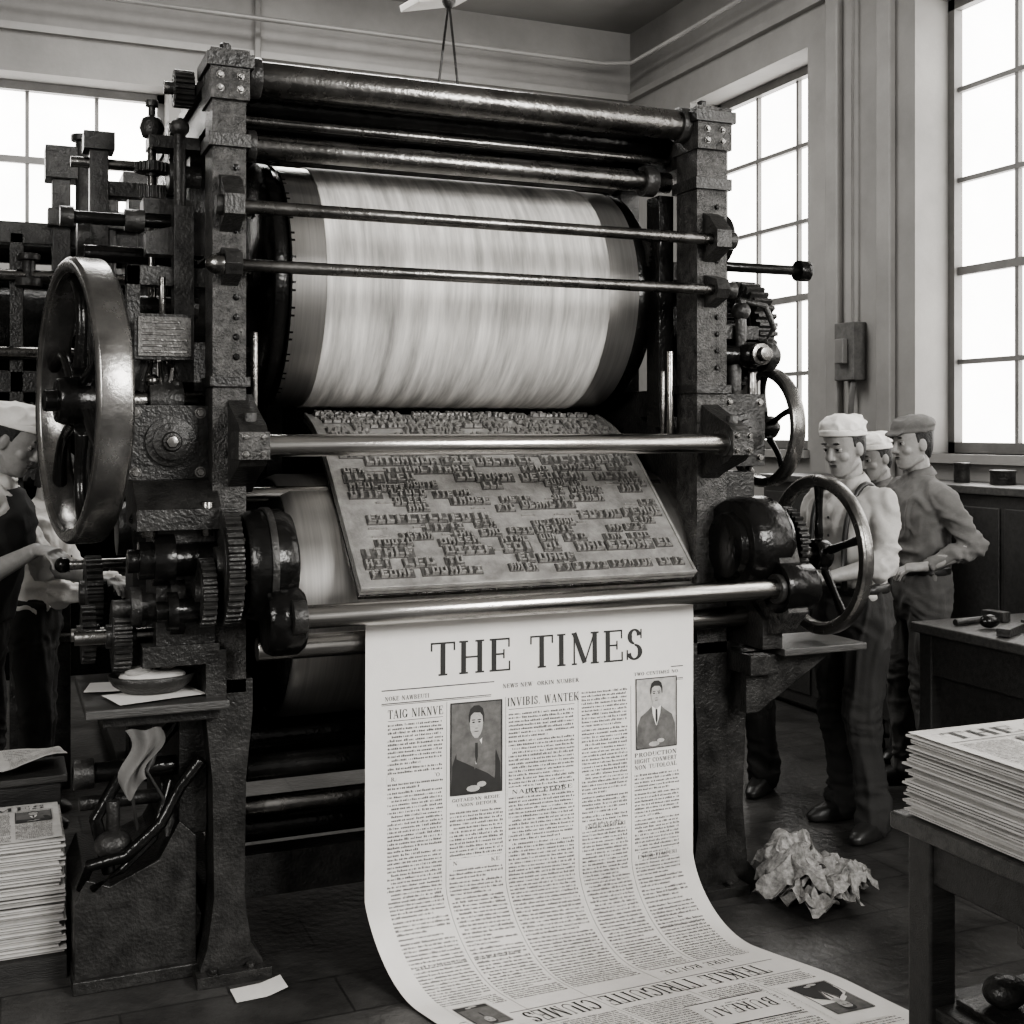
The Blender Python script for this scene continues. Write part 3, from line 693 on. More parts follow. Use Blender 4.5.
# ------------------------------------------------------------------ paper stacks
def stack(name,x0,x1,y0,y1,z0,h,nl,photo=None,rot=0):
    e=empty(name); o=MB('sheets',e); th=h/nl
    for i in range(nl):
        dx,dy=random.uniform(-.012,.012),random.uniform(-.012,.012)
        z=z0+i*th
        xa,xb,ya,yb=x0+dx,x1+dx,y0+dy,y1+dy
        vs=[]
        for (px,py) in ((xa,ya),(xb,ya),(xb,yb),(xa,yb)):
            vs.append((px,py,z+random.uniform(0,.0015)+.0008)); 
        for (px,py) in ((xa,ya),(xb,ya),(xb,yb),(xa,yb)):
            vs.append((px+random.uniform(-.002,.002),py,z+th*random.uniform(.72,.95)))
        o.add(vs,[(0,3,2,1),(4,5,6,7),(0,1,5,4),(1,2,6,5),(2,3,7,6),(3,0,4,7)],PAPERG if i%3 else PAPERD)
    zt=z0+h+.001
    nn=8; vs=[]
    for j in range(nn+1):
        for i in range(nn+1):
            a,b=i/nn,j/nn
            vs.append((x0+(x1-x0)*a,y0+(y1-y0)*b,zt+.006*noise.noise(V((a*2,b*2,z0)))+.004))
    o.add(vs,[(j*(nn+1)+i,j*(nn+1)+i+1,(j+1)*(nn+1)+i+1,(j+1)*(nn+1)+i) for j in range(nn) for i in range(nn)],PAPERG,True)
    o.finish()
    mp=lambda u,v,off=0: V((x0+u,y1-v,zt+.006*noise.noise(V((u/(x1-x0)*2,(1-v/(y1-y0))*2,z0)))+.005+off))
    t=MB('front_page_print',e); W=x1-x0;H=y1-y0
    text(t,mp,'THE TIMES',.08*W,.92*W,.16*H,.09*H,INK); quad(t,mp,.03*W,.97*W,.19*H,.195*H,INK)
    for k in range(4):
        a=(.04+.235*k)*W; b=a+.21*W
        if photo==k:
            portrait(t,mp,a,b,.22*H,.52*H); body(t,mp,a,b,.55*H,.96*H,.009,.0045,.005)
        else: body(t,mp,a,b,.22*H,.96*H,.009,.0045,.005)
    t.finish()
    return e
stack('newspaper_stack',-.34,.175,3.93,4.30,.07,.345,40,3)
o=MB('stack_pallet'); o.bx(-.36,.185,3.90,4.32,.035,.07,WOOD)
for y in (3.93,4.11,4.29): o.bx(-.36,.185,y-.03,y+.03,0,.035,WOOD)
o.finish()
# ------------------------------------------------------------------ right front table
tb=MB('work_table',None,.006)
tb.bx(1.93,3.0,1.05,2.30,.715,.755,WOODT)
tb.bx(1.97,2.96,2.22,2.25,.61,.715,WOOD); tb.bx(1.965,1.995,1.10,2.25,.61,.715,WOOD)
for x in (1.955,2.90):
    for y in (1.08,2.19): tb.bx(x,x+.075,y,y+.075,0,.715,WOOD)
tb.bx(1.97,2.96,1.09,2.25,.30,.33,WOOD)
tb.finish()
stack('newspaper_stack',1.945,2.62,1.62,2.255,.757,.185,26,1)
tl=MB('tool_pile',None,.003)
random.seed(5)
for i in range(26):
    x=random.uniform(2.08,2.42); y=random.uniform(1.75,2.12); z=.375+random.uniform(0,.16)*(1 if i>8 else 0)
    if i%3==0: tl.box((x,y,z+.0),(.11,.08,.06),IRON,(0,0,random.uniform(0,3)))
    elif i%3==1: tl.lathe((x,y,z-.03),(0,0,1),[(0,.03),(0,.045),(.09,.045),(.10,.03),(.12,.012)],IRON,20)
    else: tl.sphere((x,y,z),.045,IRON,(1.2,1,.8))
tl.bx(2.02,2.45,1.72,2.18,.331,.345,IRON)
tl.finish()

wb=MB('workbench',None,.006)
wb.bx(3.42,4.30,3.05,3.95,.83,.87,WOODT)
wb.bx(3.46,4.27,3.10,3.92,.66,.83,WOOD); wb.bx(3.50,4.2,3.2,3.9,.12,.66,WOOD)
for x in (3.45,4.2):
    for y in (3.09,3.86): wb.bx(x,x+.07,y,y+.07,0,.83,WOOD)
wb.finish()
hd=MB('hand_tools',None,.002)
hd.cyl((3.50,3.78,.885),(3.74,3.82,.885),.013,IRON); hd.box((3.75,3.82,.892),(.05,.10,.04),IRON,(0,0,.2))
hd.box((3.56,3.55,.888),(.20,.05,.03),IRON,(0,0,.5)); hd.lathe((3.66,3.42,.871),(0,0,1),[(0,.04),(.04,.045),(.05,.02)],IRON,24)
hd.sphere((3.58,3.68,.90),.03,OILY,(1.5,1,.9)); hd.box((3.8,3.6,.885),(.16,.12,.024),IRON,(0,0,-.3)); hd.finish()
cb=MB('storage_cabinet',None,.006)
cb.bx(4.36,4.765,3.9,6.35,.03,1.34,WOOD); cb.bx(4.33,4.765,3.87,6.38,1.34,1.38,WOODT)
for k in range(5):
    y=3.93+k*.485
    cb.bx(4.35,4.36,y,y+.45,.10,1.28,WOOD)
cb.bx(4.4,4.75,3.95,6.3,0,.03,WOOD)
cb.finish()
jr=MB('ink_cans',None,.002)
for y,r,h in ((4.35,.05,.07),(4.62,.06,.06),(4.9,.04,.09),(5.6,.07,.06)):
    jr.lathe((4.58,y,1.381),(0,0,1),[(0,r),(h,r),(h,r*1.05),(h+.01,r*1.05),(h+.012,r*.5)],IRON,24)
jr.finish()
sb=MB('wall_switch_box',None,.01)  # box and cables stand in for a dark blotch on the wall
sb.bx(4.70,4.798,5.92,6.10,1.95,2.30,BOXD); sb.bx(4.66,4.70,5.97,6.05,2.05,2.2,SASH); sb.tube([(4.76,6.0,2.3),(4.76,6.0,4.28)],.010,TRIM)
sb.tube([(4.76,6.0,1.95),(4.75,6.02,1.6),(4.76,5.98,1.4)],.02,SASH); sb.finish()

# ------------------------------------------------------------------ crumpled paper
CP=mat('crumpled_newsprint',.14,.9,0,.5,45,.1,80,v2=.40)
e=empty('crumpled_paper_pile')
def crumpled(i,c,w,h,rot,dome,seed):
    bm=bmesh.new(); n=30; g_=[]
    for j in range(n+1):
        row=[]
        for k in range(n+1):
            a,b=k/n*2-1,j/n*2-1
            p=V((a*1.1,b*1.1,seed))
            dx=noise.noise(p*1.3+V((0,5,0)))*.55; dy=noise.noise(p*1.3+V((7,0,0)))*.55
            r2=min(1,(a*a+b*b)/1.7)
            f1=noise.voronoi(V((p.x+dx,p.y+dy,seed))*1.5)[0][0]
            f2=noise.voronoi(V((p.x+dx,p.y+dy,seed+3))*3.0)[0][0]
            rid=1-min(1,abs(noise.noise(p*1.7+V((3,3,3))))*3)
            z=dome*(1-r2)**.8+ .075*(f1-.25)+.018*f2+.045*rid*(1-r2*.5)
            x=a*w/2*.85+dx*.08+.03*noise.noise(p*2.4); y=b*h/2*.85+dy*.08+.03*noise.noise(p*2.4+V((9,9,9)))
            cr_,sr_=math.cos(rot),math.sin(rot)
            row.append(bm.verts.new((c[0]+x*cr_-y*sr_,c[1]+x*sr_+y*cr_,max(.004+.003*i,c[2]+z))))
        g_.append(row)
    for j in range(n):
        for k in range(n): bm.faces.new((g_[j][k],g_[j][k+1],g_[j+1][k+1],g_[j+1][k]))
    bmesh.ops.triangulate(bm,faces=bm.faces)
    me=bpy.data.meshes.new('crumple'); bm.to_mesh(me); bm.free(); me.materials.append(CP)
    ob=bpy.data.objects.new('crumpled_sheet_%d'%i,me); coll.objects.link(ob); ob.parent=e
    md=ob.modifiers.new('d','DECIMATE'); md.ratio=.20
    md=ob.modifiers.new('s','SOLIDIFY'); md.thickness=.0015
for i,a in enumerate((((2.66,3.55,.0),.44,.34,.3,.04),((2.58,3.55,.01),.30,.26,-.5,.09),((2.72,3.52,.01),.32,.24,.9,.05),((2.62,3.62,.03),.28,.26,1.7,.11),((2.60,3.47,.0),.24,.18,.2,.03))):
    crumpled(i,a[0],a[1],a[2],a[3],a[4],i*5.7+2)
o=MB('torn_strip',e); o.tube([(2.78,3.52,.012),(2.90,3.56,.03),(2.98,3.66,.015),(2.90,3.72,.02)],.005,CP); o.finish()

def loose(name,c,w,h,rot,z,m=PAPER,amp=.012,fold=0,printed=False,seed=0):
    o=MB(name); n=12; vs=[];cr,sr=math.cos(rot),math.sin(rot)
    def mp(u,v,off=0):
        a,b=u-w/2,h/2-v
        zz=z+.003+amp*(1+noise.noise(V((u*7+seed,v*7,seed))))+fold*max(0,a-w*.1)+off
        return V((c[0]+a*cr-b*sr,c[1]+a*sr+b*cr,zz))
    for j in range(n+1):
        for i in range(n+1): vs.append(mp(w*i/n,h*j/n))
    o.add(vs,[(j*(n+1)+i,j*(n+1)+i+1,(j+1)*(n+1)+i+1,(j+1)*(n+1)+i) for j in range(n) for i in range(n)],m,True)
    if printed:
        body(o,mp,.03*w,.46*w,.1*h,.95*h,.011,.005,.006); body(o,mp,.54*w,.97*w,.1*h,.95*h,.011,.005,.006)
    return o.finish()
loose('paper_scrap',(.70,3.58),.15,.09,.05,0,PAPER,.003,.25,False,3)
cr=MB('paper_crate',None,.004); cr.bx(-.30,.19,4.36,4.58,0.03,.47,WOOD); cr.bx(-.32,.21,4.345,4.60,.47,.495,WOODT); cr.bx(-.28,.17,4.38,4.56,0,.03,WOOD); cr.finish()
loose('loose_newspaper',(.0,4.46),.40,.22,.10,.496,PAPERG,.04,0,True,9)
e=empty('ink_tray')
o=MB('tray_bowl',e)
a=V((.42,3.77,.874))
def ering(rx,ry,z,n=32): return [(a.x+rx*math.cos(2*pi*i/n),a.y+ry*math.sin(2*pi*i/n),a.z+z) for i in range(n)]
rings=[ering(.02,.02,0),ering(.085,.065,0),ering(.115,.09,.022),ering(.130,.105,.050),ering(.125,.10,.052),ering(.11,.085,.030),ering(.08,.06,.018),ering(.01,.01,.018)]
vs=[p for r in rings for p in r]; fs=[]
for k in range(len(rings)-1):
    for i in range(32): fs.append((k*32+i,k*32+(i+1)%32,(k+1)*32+(i+1)%32,(k+1)*32+i))
o.add(vs,fs,IRON,True); o.finish()
o=MB('paste_lump',e); 
o.sphere((.42,3.77,.918),.075,PAPERG,(1.3,.95,.34)); o.sphere((.38,3.75,.935),.035,PAPERD,(1.2,1,.5)); o.cyl((.41,3.75,.93),(.54,3.70,.975),.007,DSTEEL,10); o.finish()
loose('paper_sheet',(.42,3.72),.26,.16,.25,.865,PAPER,.002,0,False,12)
loose('paper_sheet',(.34,3.88),.2,.14,-.2,.865,PAPER,.002,0,False,15)
o=MB('hanging_rag'); n=14; vs=[]
for j in range(n+1):
    for i in range(n+1):
        u=i/n;v=j/n; vs.append((.33+.10*u*(1-.35*v)+.02*math.sin(v*6),3.64+.015*math.sin(u*9+v*3),.79-.17*v-.03*math.sin(u*5)*v))
o.add(vs,[(j*(n+1)+i,j*(n+1)+i+1,(j+1)*(n+1)+i+1,(j+1)*(n+1)+i) for j in range(n) for i in range(n)],GREY,True); o.finish()

# ------------------------------------------------------------------ background press
bp=empty('background_printing_press')
o=MB('bg_frame',bp,.006)
for x in (-1.3,.56):
    o.bx(x,x+.13,6.0,6.16,0,2.80,IRON); o.bx(x,x+.13,7.1,7.26,0,2.6,IRON); o.bx(x,x+.13,6.1,7.2,2.4,2.52,IRON); o.bx(x,x+.13,6.1,7.2,1.2,1.7,IRON)
    o.bx(x-.03,x+.16,5.95,6.2,2.76,2.86,IRON); o.bx(x-.05,x+.18,5.95,7.3,0,.10,IRON)
    o.gear((x-.05,6.2,2.1),(1,0,0),.28,.06,40,IRON,.02); o.gear((x-.05,6.3,1.5),(1,0,0),.22,.06,36,IRON,.02)
o.bx(.22,.30,5.95,6.05,0,2.88,IRON); o.bx(.19,.33,5.92,6.08,2.8,2.95,IRON); o.bx(.04,.10,5.98,6.05,.0,2.55,IRON)
o.bx(-1.3,.7,7.1,7.2,.3,2.5,OILY); o.bx(-1.2,.6,5.98,6.05,2.50,2.60,IRON); o.bx(-1.2,.6,5.98,6.05,1.82,1.92,IRON)
o.finish()
o=MB('bg_rollers',bp,.004)
o.xc(-1.2,.62,6.4,2.52,.06,OILY); o.xc(-1.2,.62,6.6,2.10,.34,OILY,64); o.xc(-1.2,.62,6.5,1.2,.40,OILY,64)
for z in (2.35,2.0,1.66,1.0,.7): o.xc(-1.2,.62,5.95,z,.028,DSTEEL)
for x,z in ((.35,2.96),(.48,2.7),(.12,2.4)): o.lathe((x,5.95,z-.1),(0,0,1),[(0,.03),(0,.06),(.04,.06),(.04,.03),(.12,.03),(.12,.05),(.15,.05)],IRON,20)
o.bx(.2,.62,5.9,6.0,2.58,2.66,IRON); o.cyl((.35,5.95,1.2),(.35,5.95,2.9),.03,IRON); o.cyl((.48,5.95,1.8),(.48,5.95,2.7),.02,IRON)
o.gear((.35,5.90,2.2),(0,1,0),.13,.06,24,IRON,.015); o.gear((.10,5.90,1.6),(0,1,0),.18,.06,30,IRON,.018)
o.finish()

# ------------------------------------------------------------------ people
def rcone(p0,p1,r0,r1,seg=16):
    p0=V(p0);p1=V(p1); a,b,c=basis(p1-p0); prof=[]
    d=(p1-p0).length
    for k in range(4): t=pi/2*k/4; prof.append((-r0*math.cos(t),r0*math.sin(t)))
    prof.append((0,r0)); prof.append((d,r1))
    for k in range(1,5): t=pi/2*k/4; prof.append((d+r1*math.sin(t),r1*math.cos(t)))
    vs=[];fs=[]
    for dd,r in prof:
        for i in range(seg):
            t=2*pi*i/seg; vs.append(p0+a*dd+(b*math.cos(t)+c*math.sin(t))*max(r,.0002))
    n=len(prof)
    for k in range(n-1):
        for i in range(seg): fs.append((k*seg+i,k*seg+(i+1)%seg,(k+1)*seg+(i+1)%seg,(k+1)*seg+i))
    fs.append(tuple(range(seg))[::-1]); fs.append(tuple((n-1)*seg+i for i in range(seg)))
    return vs,fs
def ell(c,r,R=None,seg=20):
    vs=[];fs=[];n=12;R=R or Matrix.Identity(3)
    for k in range(n+1):
        ph=pi*k/n
        for i in range(seg):
            t=2*pi*i/seg; vs.append(V(c)+R@V((r[0]*max(math.sin(ph),.002)*math.cos(t),r[1]*max(math.sin(ph),.002)*math.sin(t),r[2]*math.cos(ph))))
    for k in range(n):
        for i in range(seg): fs.append((k*seg+i,(k+1)*seg+i,(k+1)*seg+(i+1)%seg,k*seg+(i+1)%seg))
    fs.append(tuple(range(seg))); fs.append(tuple(n*seg+i for i in range(seg))[::-1])
    return vs,fs
def loft(rings,seg=32,e=2.5):
    vs=[];fs=[]
    for c,du,dv in rings:
        for i in range(seg):
            t=2*pi*i/seg; cs,sn=math.cos(t),math.sin(t)
            vs.append(V(c)+V(du)*(abs(cs)**(2/e))*(1 if cs>=0 else -1)+V(dv)*(abs(sn)**(2/e))*(1 if sn>=0 else -1))
    n=len(rings)
    for k in range(n-1):
        for i in range(seg): fs.append((k*seg+i,k*seg+(i+1)%seg,(k+1)*seg+(i+1)%seg,(k+1)*seg+i))
    fs.append(tuple(range(seg))[::-1]); fs.append(tuple((n-1)*seg+i for i in range(seg)))
    return vs,fs
def fuse(parts,vox,it):
    vs=[];fs=[]
    for v,f in parts:
        o_=len(vs); vs+= [tuple(p) for p in v]; fs+=[[o_+j for j in q] for q in f]
    me=bpy.data.meshes.new('tmp'); me.from_pydata(vs,[],fs)
    bm=bmesh.new(); bm.from_mesh(me); bmesh.ops.recalc_face_normals(bm,faces=bm.faces); bm.to_mesh(me); bm.free()
    ob=bpy.data.objects.new('tmp',me); coll.objects.link(ob)
    m=ob.modifiers.new('r','REMESH'); m.mode='VOXEL'; m.voxel_size=vox
    m=ob.modifiers.new('s','SMOOTH'); m.factor=.5; m.iterations=it
    dg=bpy.context.evaluated_depsgraph_get(); dg.update()
    r=bpy.data.meshes.new_from_object(ob.evaluated_get(dg))
    out=([v.co.copy() for v in r.vertices],[tuple(p.vertices) for p in r.polygons],[v.normal.copy() for v in r.vertices])
    bpy.data.objects.remove(ob); bpy.data.meshes.remove(me); bpy.data.meshes.remove(r)
    return out
def hand(w,d,nrm,side,curl,out):
    w=V(w);d=V(d).normalized();nrm=V(nrm); nrm=(nrm-d*nrm.dot(d)).normalized(); lat=d.cross(nrm)*side
    out.append(loft([(w-d*.01,lat*.026,nrm*.019),(w+d*.02,lat*.031,nrm*.018),(w+d*.055,lat*.041,nrm*.016),(w+d*.088,lat*.040,nrm*.012)],16,2.3))
    for k,(o_,L_) in enumerate(((.031,.072),(.0105,.080),(-.0105,.075),(-.031,.058))):
        p=w+d*.082+lat*o_; dd=(d+lat*o_*2.0).normalized(); c=curl*(1+.12*k)
        segs=(L_*.45,L_*.32,L_*.25); r=.0092 if k<3 else .0080
        p=p-dd*.012
        for s_,sg in enumerate(segs):
            ang=c*(.7 if s_==0 else 1.0)
            dd=(dd*math.cos(ang)+nrm*math.sin(ang)); dd.normalize()
            L2=sg+(.012 if s_==0 else 0)
            q=p+dd*L2; out.append(rcone(p,q,r,r*.92,10)); p=q; r*=.92
    p=w+d*.022+lat*.026; dd=(d*.75+lat*.7+nrm*.35).normalized()
    q=p+dd*.042; out.append(rcone(p-dd*.01,q,.014,.0105,10)); dd=(d*.95+lat*.25+nrm*.4).normalized(); out.append(rcone(q,q+dd*.034,.0105,.0085,10))
def sstep(a,b,x): 
    t=max(0,min(1,(x-a)/(b-a))); return t*t*(3-2*t)
def person(name,loc,yaw,H=1.72,lean=0,hyaw=0,hpitch=0,arms=None,legs=None,shirt=LGREY,trou=DARKC,vest=None,sleeve='rolled',cap='white',hairm=HAIR,brace=False,waistz=1.02):
    k=H/1.72; Rz=Matrix.Rotation(yaw,3,'Z'); L0=V(loc)
    W=lambda p: Rz@(V(p)*k)+L0
    Rl=Matrix.Rotation(lean,3,'Y'); hipc=V((0,0,.95))
    Ln=lambda p: Rl@(V(p)-hipc)+hipc
    def ring(z,hw,hd,x=0,r=None):
        c=Ln((x,0,z)); return (c,Rl@V((hd,0,0)),V((0,hw,0)))
    legs=legs or [((.02,.10,.50),(-.02,.11,.09),.15),((.03,-.10,.50),(.0,-.11,.09),-.12)]
    out=MB('body',None); sd=V((loc[0]*7,loc[1]*3,0))
    def emit(parts,vox,it,m,fold=None):
        v,f,n=fuse(parts,vox,it)
        vv=[]
        for p,nn in zip(v,n):
            if fold: p=p+nn*fold(p)
            vv.append(W(p))
        out.add(vv,f,m,True)
    def ridge(q,w=2.6): 
        a=noise.noise(q+sd); return 1-min(1,abs(a)*w)
    arms=arms or [((-.03,.235,1.13),(.06,.22,.88),(.1,0,-1),(0,-1,0),.35),((-.03,-.235,1.13),(.06,-.22,.88),(.1,0,-1),(0,1,0),.35)]
    elb=[V(a[0]) for a in arms]
    def shirt_fold(p):
        wst=1-sstep(1.02,1.22,p.z)
        a=(ridge(V((p.x*8,p.y*8,p.z*11))+V((0,0,noise.noise(p*4)*2)),3.2)-.35)*.014
        a+=(ridge(V((p.x*19,p.y*19,p.z*15))+V((noise.noise(p*6)*2,0,0)),3)-.35)*.005
        a+=wst*(ridge(V((p.x*14+noise.noise(p*6)*2,p.y*14,p.z*7)))*.016-.004)
        for e_ in elb:
            d=(p-e_).length
            if d<.15: a+=(1-d/.15)*(ridge(V((p.x*10,p.y*10,p.z*30)),2.2)*.016-.004)
        return a-.001
    def trou_fold(p):
        a=ridge(V((p.x*14,p.y*14,p.z*3.0))+V((noise.noise(p*3),0,0)),3)*.012
        for zc,w_ in ((.50,.16),(.14,.15),(.88,.14)):
            d=abs(p.z-zc)
            if d<w_: a+=(1-d/w_)*(ridge(V((p.x*8,p.y*8,p.z*24))+V((0,0,noise.noise(p*7)*1.5)),2.2)*.015-.004)
        return a-.005
    parts=[loft([((0,0,.80),(.10,0,0),(0,.155,0)),((0,0,.90),(.118,0,0),(0,.178,0)),((0,0,.97),(.115,0,0),(0,.172,0)),ring(1.03,.158,.108),ring(waistz+.03,.152,.104)])]
    for kn,an,ty_ in legs:
        sy=1 if kn[1]>0 else -1
        parts.append(rcone((0,.085*sy,.90),kn,.100,.074)); parts.append(rcone(kn,V(an)+V((0,0,.02)),.074,.060)); parts.append(rcone(V(an)+V((-.0,0,.06)),V(an)+V((.005,0,-.02)),.066,.070))
    emit(parts,.0095,3,trou,trou_fold)
    for kn,an,tw in legs:
        R=Matrix.Rotation(tw,3,'Z'); a_=V((an[0],an[1],0))
        def S(x,z,hx,hy): return (a_+R@V((x,0,z)),R@V((hx,0,0)),R@V((0,hy,0)))
        emit([loft([S(.045,.004,.130,.044),S(.045,.03,.135,.048),S(.035,.055,.115,.044),S(-.01,.085,.062,.040),S(-.02,.12,.05,.042)],24,2.3)],.008,2,LEATH)
    parts=[loft([ring(waistz-.04,.150,.102),ring(1.08,.152,.108),ring(1.18,.166,.116),ring(1.29,.178,.122,.005),ring(1.36,.182,.114),ring(1.41,.160,.088,-.010),ring(1.443,.100,.070,-.014),ring(1.475,.062,.058,-.014)])]
    skin=[]
    for el_,wr,hd_,hn,cu in arms:
        sy=1 if el_[1]>0 else -1
        sh=Ln((-.01,.178*sy,1.380)); el_=V(el_);wr=V(wr)
        parts.append(rcone(sh,el_,.060,.050))
        parts.append(rcone(Ln((0,.08*sy,1.385)),sh,.064,.060))
        if sleeve=='rolled':
            q=el_.lerp(wr,.16); parts.append(rcone(el_,q,.050,.050))
            q2=el_.lerp(wr,.24); parts.append(loft([(q+(q2-q)*t_,basis(wr-el_)[1]*.056,basis(wr-el_)[2]*.056) for t_ in (0,.5,1)],20,2))
        else:
            q=el_.lerp(wr,.90); parts.append(rcone(el_,q,.050,.038))
            ax=basis(wr-el_); q2=el_.lerp(wr,.86); q3=el_.lerp(wr,.98); parts.append(loft([(q2,ax[1]*.040,ax[2]*.040),(q3,ax[1]*.039,ax[2]*.039)],20,2))
        skin.append((el_,wr,hd_,hn,cu,sy))
    emit(parts,.0095,2,shirt,shirt_fold)
    cN=Ln((-.010,0,1.472)); ax=(Rl@V((.18,0,1))).normalized(); a_,b_,c_=basis(ax)
    fw_=Rl@V((1,0,0)); fw_=(fw_-a_*fw_.dot(a_)).normalized(); sd_=a_.cross(fw_)
    vsr=[];n=28
    for (h_,r_) in ((-.025,.063),(.016,.061),(.023,.065),(.0,.077),(-.018,.084)):
        for i in range(n+1):
            t=.28+(2*pi-.56)*i/n; pt=math.exp(-((min(t,2*pi-t)-.28)/.35)**2)
            hh=h_-(pt*.030 if r_>.075 else 0)-pt*.012
            vsr.append(W(cN+a_*hh+(fw_*math.cos(t)*1.0+sd_*math.sin(t))*r_))
    out.add(vsr,[(q*(n+1)+i,q*(n+1)+i+1,(q+1)*(n+1)+i+1,(q+1)*(n+1)+i) for q in range(4) for i in range(n)],shirt,True)
    if not vest:
        for i in range(4):
            v,f=ell(Ln((.128-.003*abs(i-2),0,1.10+.075*i)),(.004,.006,.006),None,8); out.add([W(p) for p in v],f,LEATH,True)
    if vest:
        v=[loft([ring(.97,.182,.134),ring(1.08,.176,.132),ring(1.18,.188,.140),ring(1.28,.196,.146,.005),ring(1.35,.186,.140),ring(1.40,.14,.120,-.008),ring(1.44,.095,.090,-.012)])]
        emit(v,.012,2,vest,lambda p:(ridge(V((p.x*9,p.y*9,p.z*12)))-.3)*.010)
    v=[loft([ring(waistz-.015,.167,.118),ring(waistz+.022,.167,.118)])]
    emit(v,.010,1,LEATH)
    if brace:
        for sy in (-1,1):
            pth=[]
            for i in range(17):
                ang=i/16*pi
                x=.138*math.cos(ang); z=1.03+.392*max(0,math.sin(ang))**.55; yy=sy*(.085+.015*math.sin(ang))
                pth.append(W(Ln((x,yy*(1 if x>0 else .55+.45*math.sin(ang)),z+.035*math.sin(ang)**4))))
            out.tube(pth,.012,LEATH,8)
    for el_,wr,hd_,hn,cu,sy in skin:
        sp=[rcone(el_,el_.lerp(wr,.35),.038,.040),rcone(el_.lerp(wr,.3),wr,.040,.025)]
        hand(wr,hd_,hn,1 if sy<0 else -1,cu,sp)
        emit(sp,.0052,1,SKIN)
    hc=Ln((.015,0,1.610)); Rh=Rl@Matrix.Rotation(hyaw,3,'Z')@Matrix.Rotation(hpitch,3,'Y')
    Hh=lambda p: hc+Rh@V(p)
    HR=[(.046,-.118,.018,.014),(.042,-.108,.038,.031),(.029,-.088,.057,.044),(.014,-.062,.072,.053),(.004,-.035,.082,.060),(-.002,-.005,.087,.066),(-.006,.025,.092,.071),(-.010,.052,.095,.074),(-.012,.080,.089,.069),(-.014,.103,.068,.054),(-.014,.116,.038,.030)]
    sp=[loft([(Hh((x,0,z)),Rh@V((hd,0,0)),Rh@V((0,hw,0))) for x,z,hd,hw in HR],32,2.2),
        rcone(Hh((-.022,0,-.05)),Ln((-.020,0,1.44)),.049,.054),
        ell(Hh((.072,0,-.100)),(.015,.017,.012),Rh),
        rcone(Hh((.080,0,.018)),Hh((.100,0,-.024)),.0075,.0105),ell(Hh((.099,0,-.030)),(.013,.0115,.010),Rh),
        rcone(Hh((.076,-.030,.030)),Hh((.082,-.010,.026)),.0095,.008),rcone(Hh((.076,.030,.030)),Hh((.082,.010,.026)),.0095,.008),
        ell(Hh((.076,0,-.062)),(.012,.026,.018),Rh)]
    for sy in (-1,1):
        sp.append(ell(Hh((.054,.031*sy,-.028)),(.024,.027,.026),Rh)); sp.append(ell(Hh((.092,.011*sy,-.032)),(.010,.007,.007),Rh))
        sp.append(ell(Hh((-.008,.072*sy,-.010)),(.018,.009,.031),Rh@Matrix.Rotation(-.35*sy,3,'Z')))
        sp.append(rcone(Hh((-.008,.050*sy,-.068)),Hh((.045,.024*sy,-.100)),.014,.012))
    emit(sp,.0038,2,SKIN)
    def E(c,r,m,Rr=None):
        v,f=ell(Hh(c),r,Rr or Rh,14); out.add([W(p) for p in v],f,m,True)
    for sy in (-1,1):
        E((.0725,.030*sy,.006),(.010,.0145,.0075),EYEW); E((.0817,.030*sy,.006),(.0025,.0062,.0066),EYED)
        E((.0765,.031*sy,.0135),(.0085,.0165,.0038),SKIN); E((.0755,.031*sy,-.0015),(.0080,.0150,.0032),SKIN)
        E((.0835,.031*sy,.0330),(.0060,.0190,.0040),hairm); E((.0824,.031*sy,.0108),(.0030,.0140,.0014),HAIR)
        E((.1020,.006*sy,-.0385),(.003,.0028,.002),HAIR)
    E((.0860,0,-.0550),(.0050,.0205,.0036),SKIND); E((.0850,0,-.0655),(.0050,.0175,.0042),SKIND); E((.0885,0,-.0602),(.0028,.0215,.0012),HAIR)
    hv=[]
    for x,z,hd,hw in ((-.052,-.075,.030,.040),(-.046,-.040,.046,.060),(-.034,-.005,.062,.072),(-.022,.030,.080,.078),(-.016,.060,.094,.080),(-.014,.090,.088,.074),(-.014,.112,.064,.054),(-.014,.124,.03,.03)):
        hv.append((Hh((x,0,z)),Rh@V((hd,0,0)),Rh@V((0,hw,0))))
    hv=[loft(hv,28,2.2)]
    for sy in (-1,1): hv.append(rcone(Hh((.014,.066*sy,.035)),Hh((.012,.066*sy,.006)),.010,.006))
    if cap is None: hv.append(ell(Hh((.050,.01,.094)),(.040,.054,.024),Rh))
    emit(hv,.0055,1,hairm,lambda p: .002*noise.noise(V((p.x*60,p.y*60,p.z*25))))
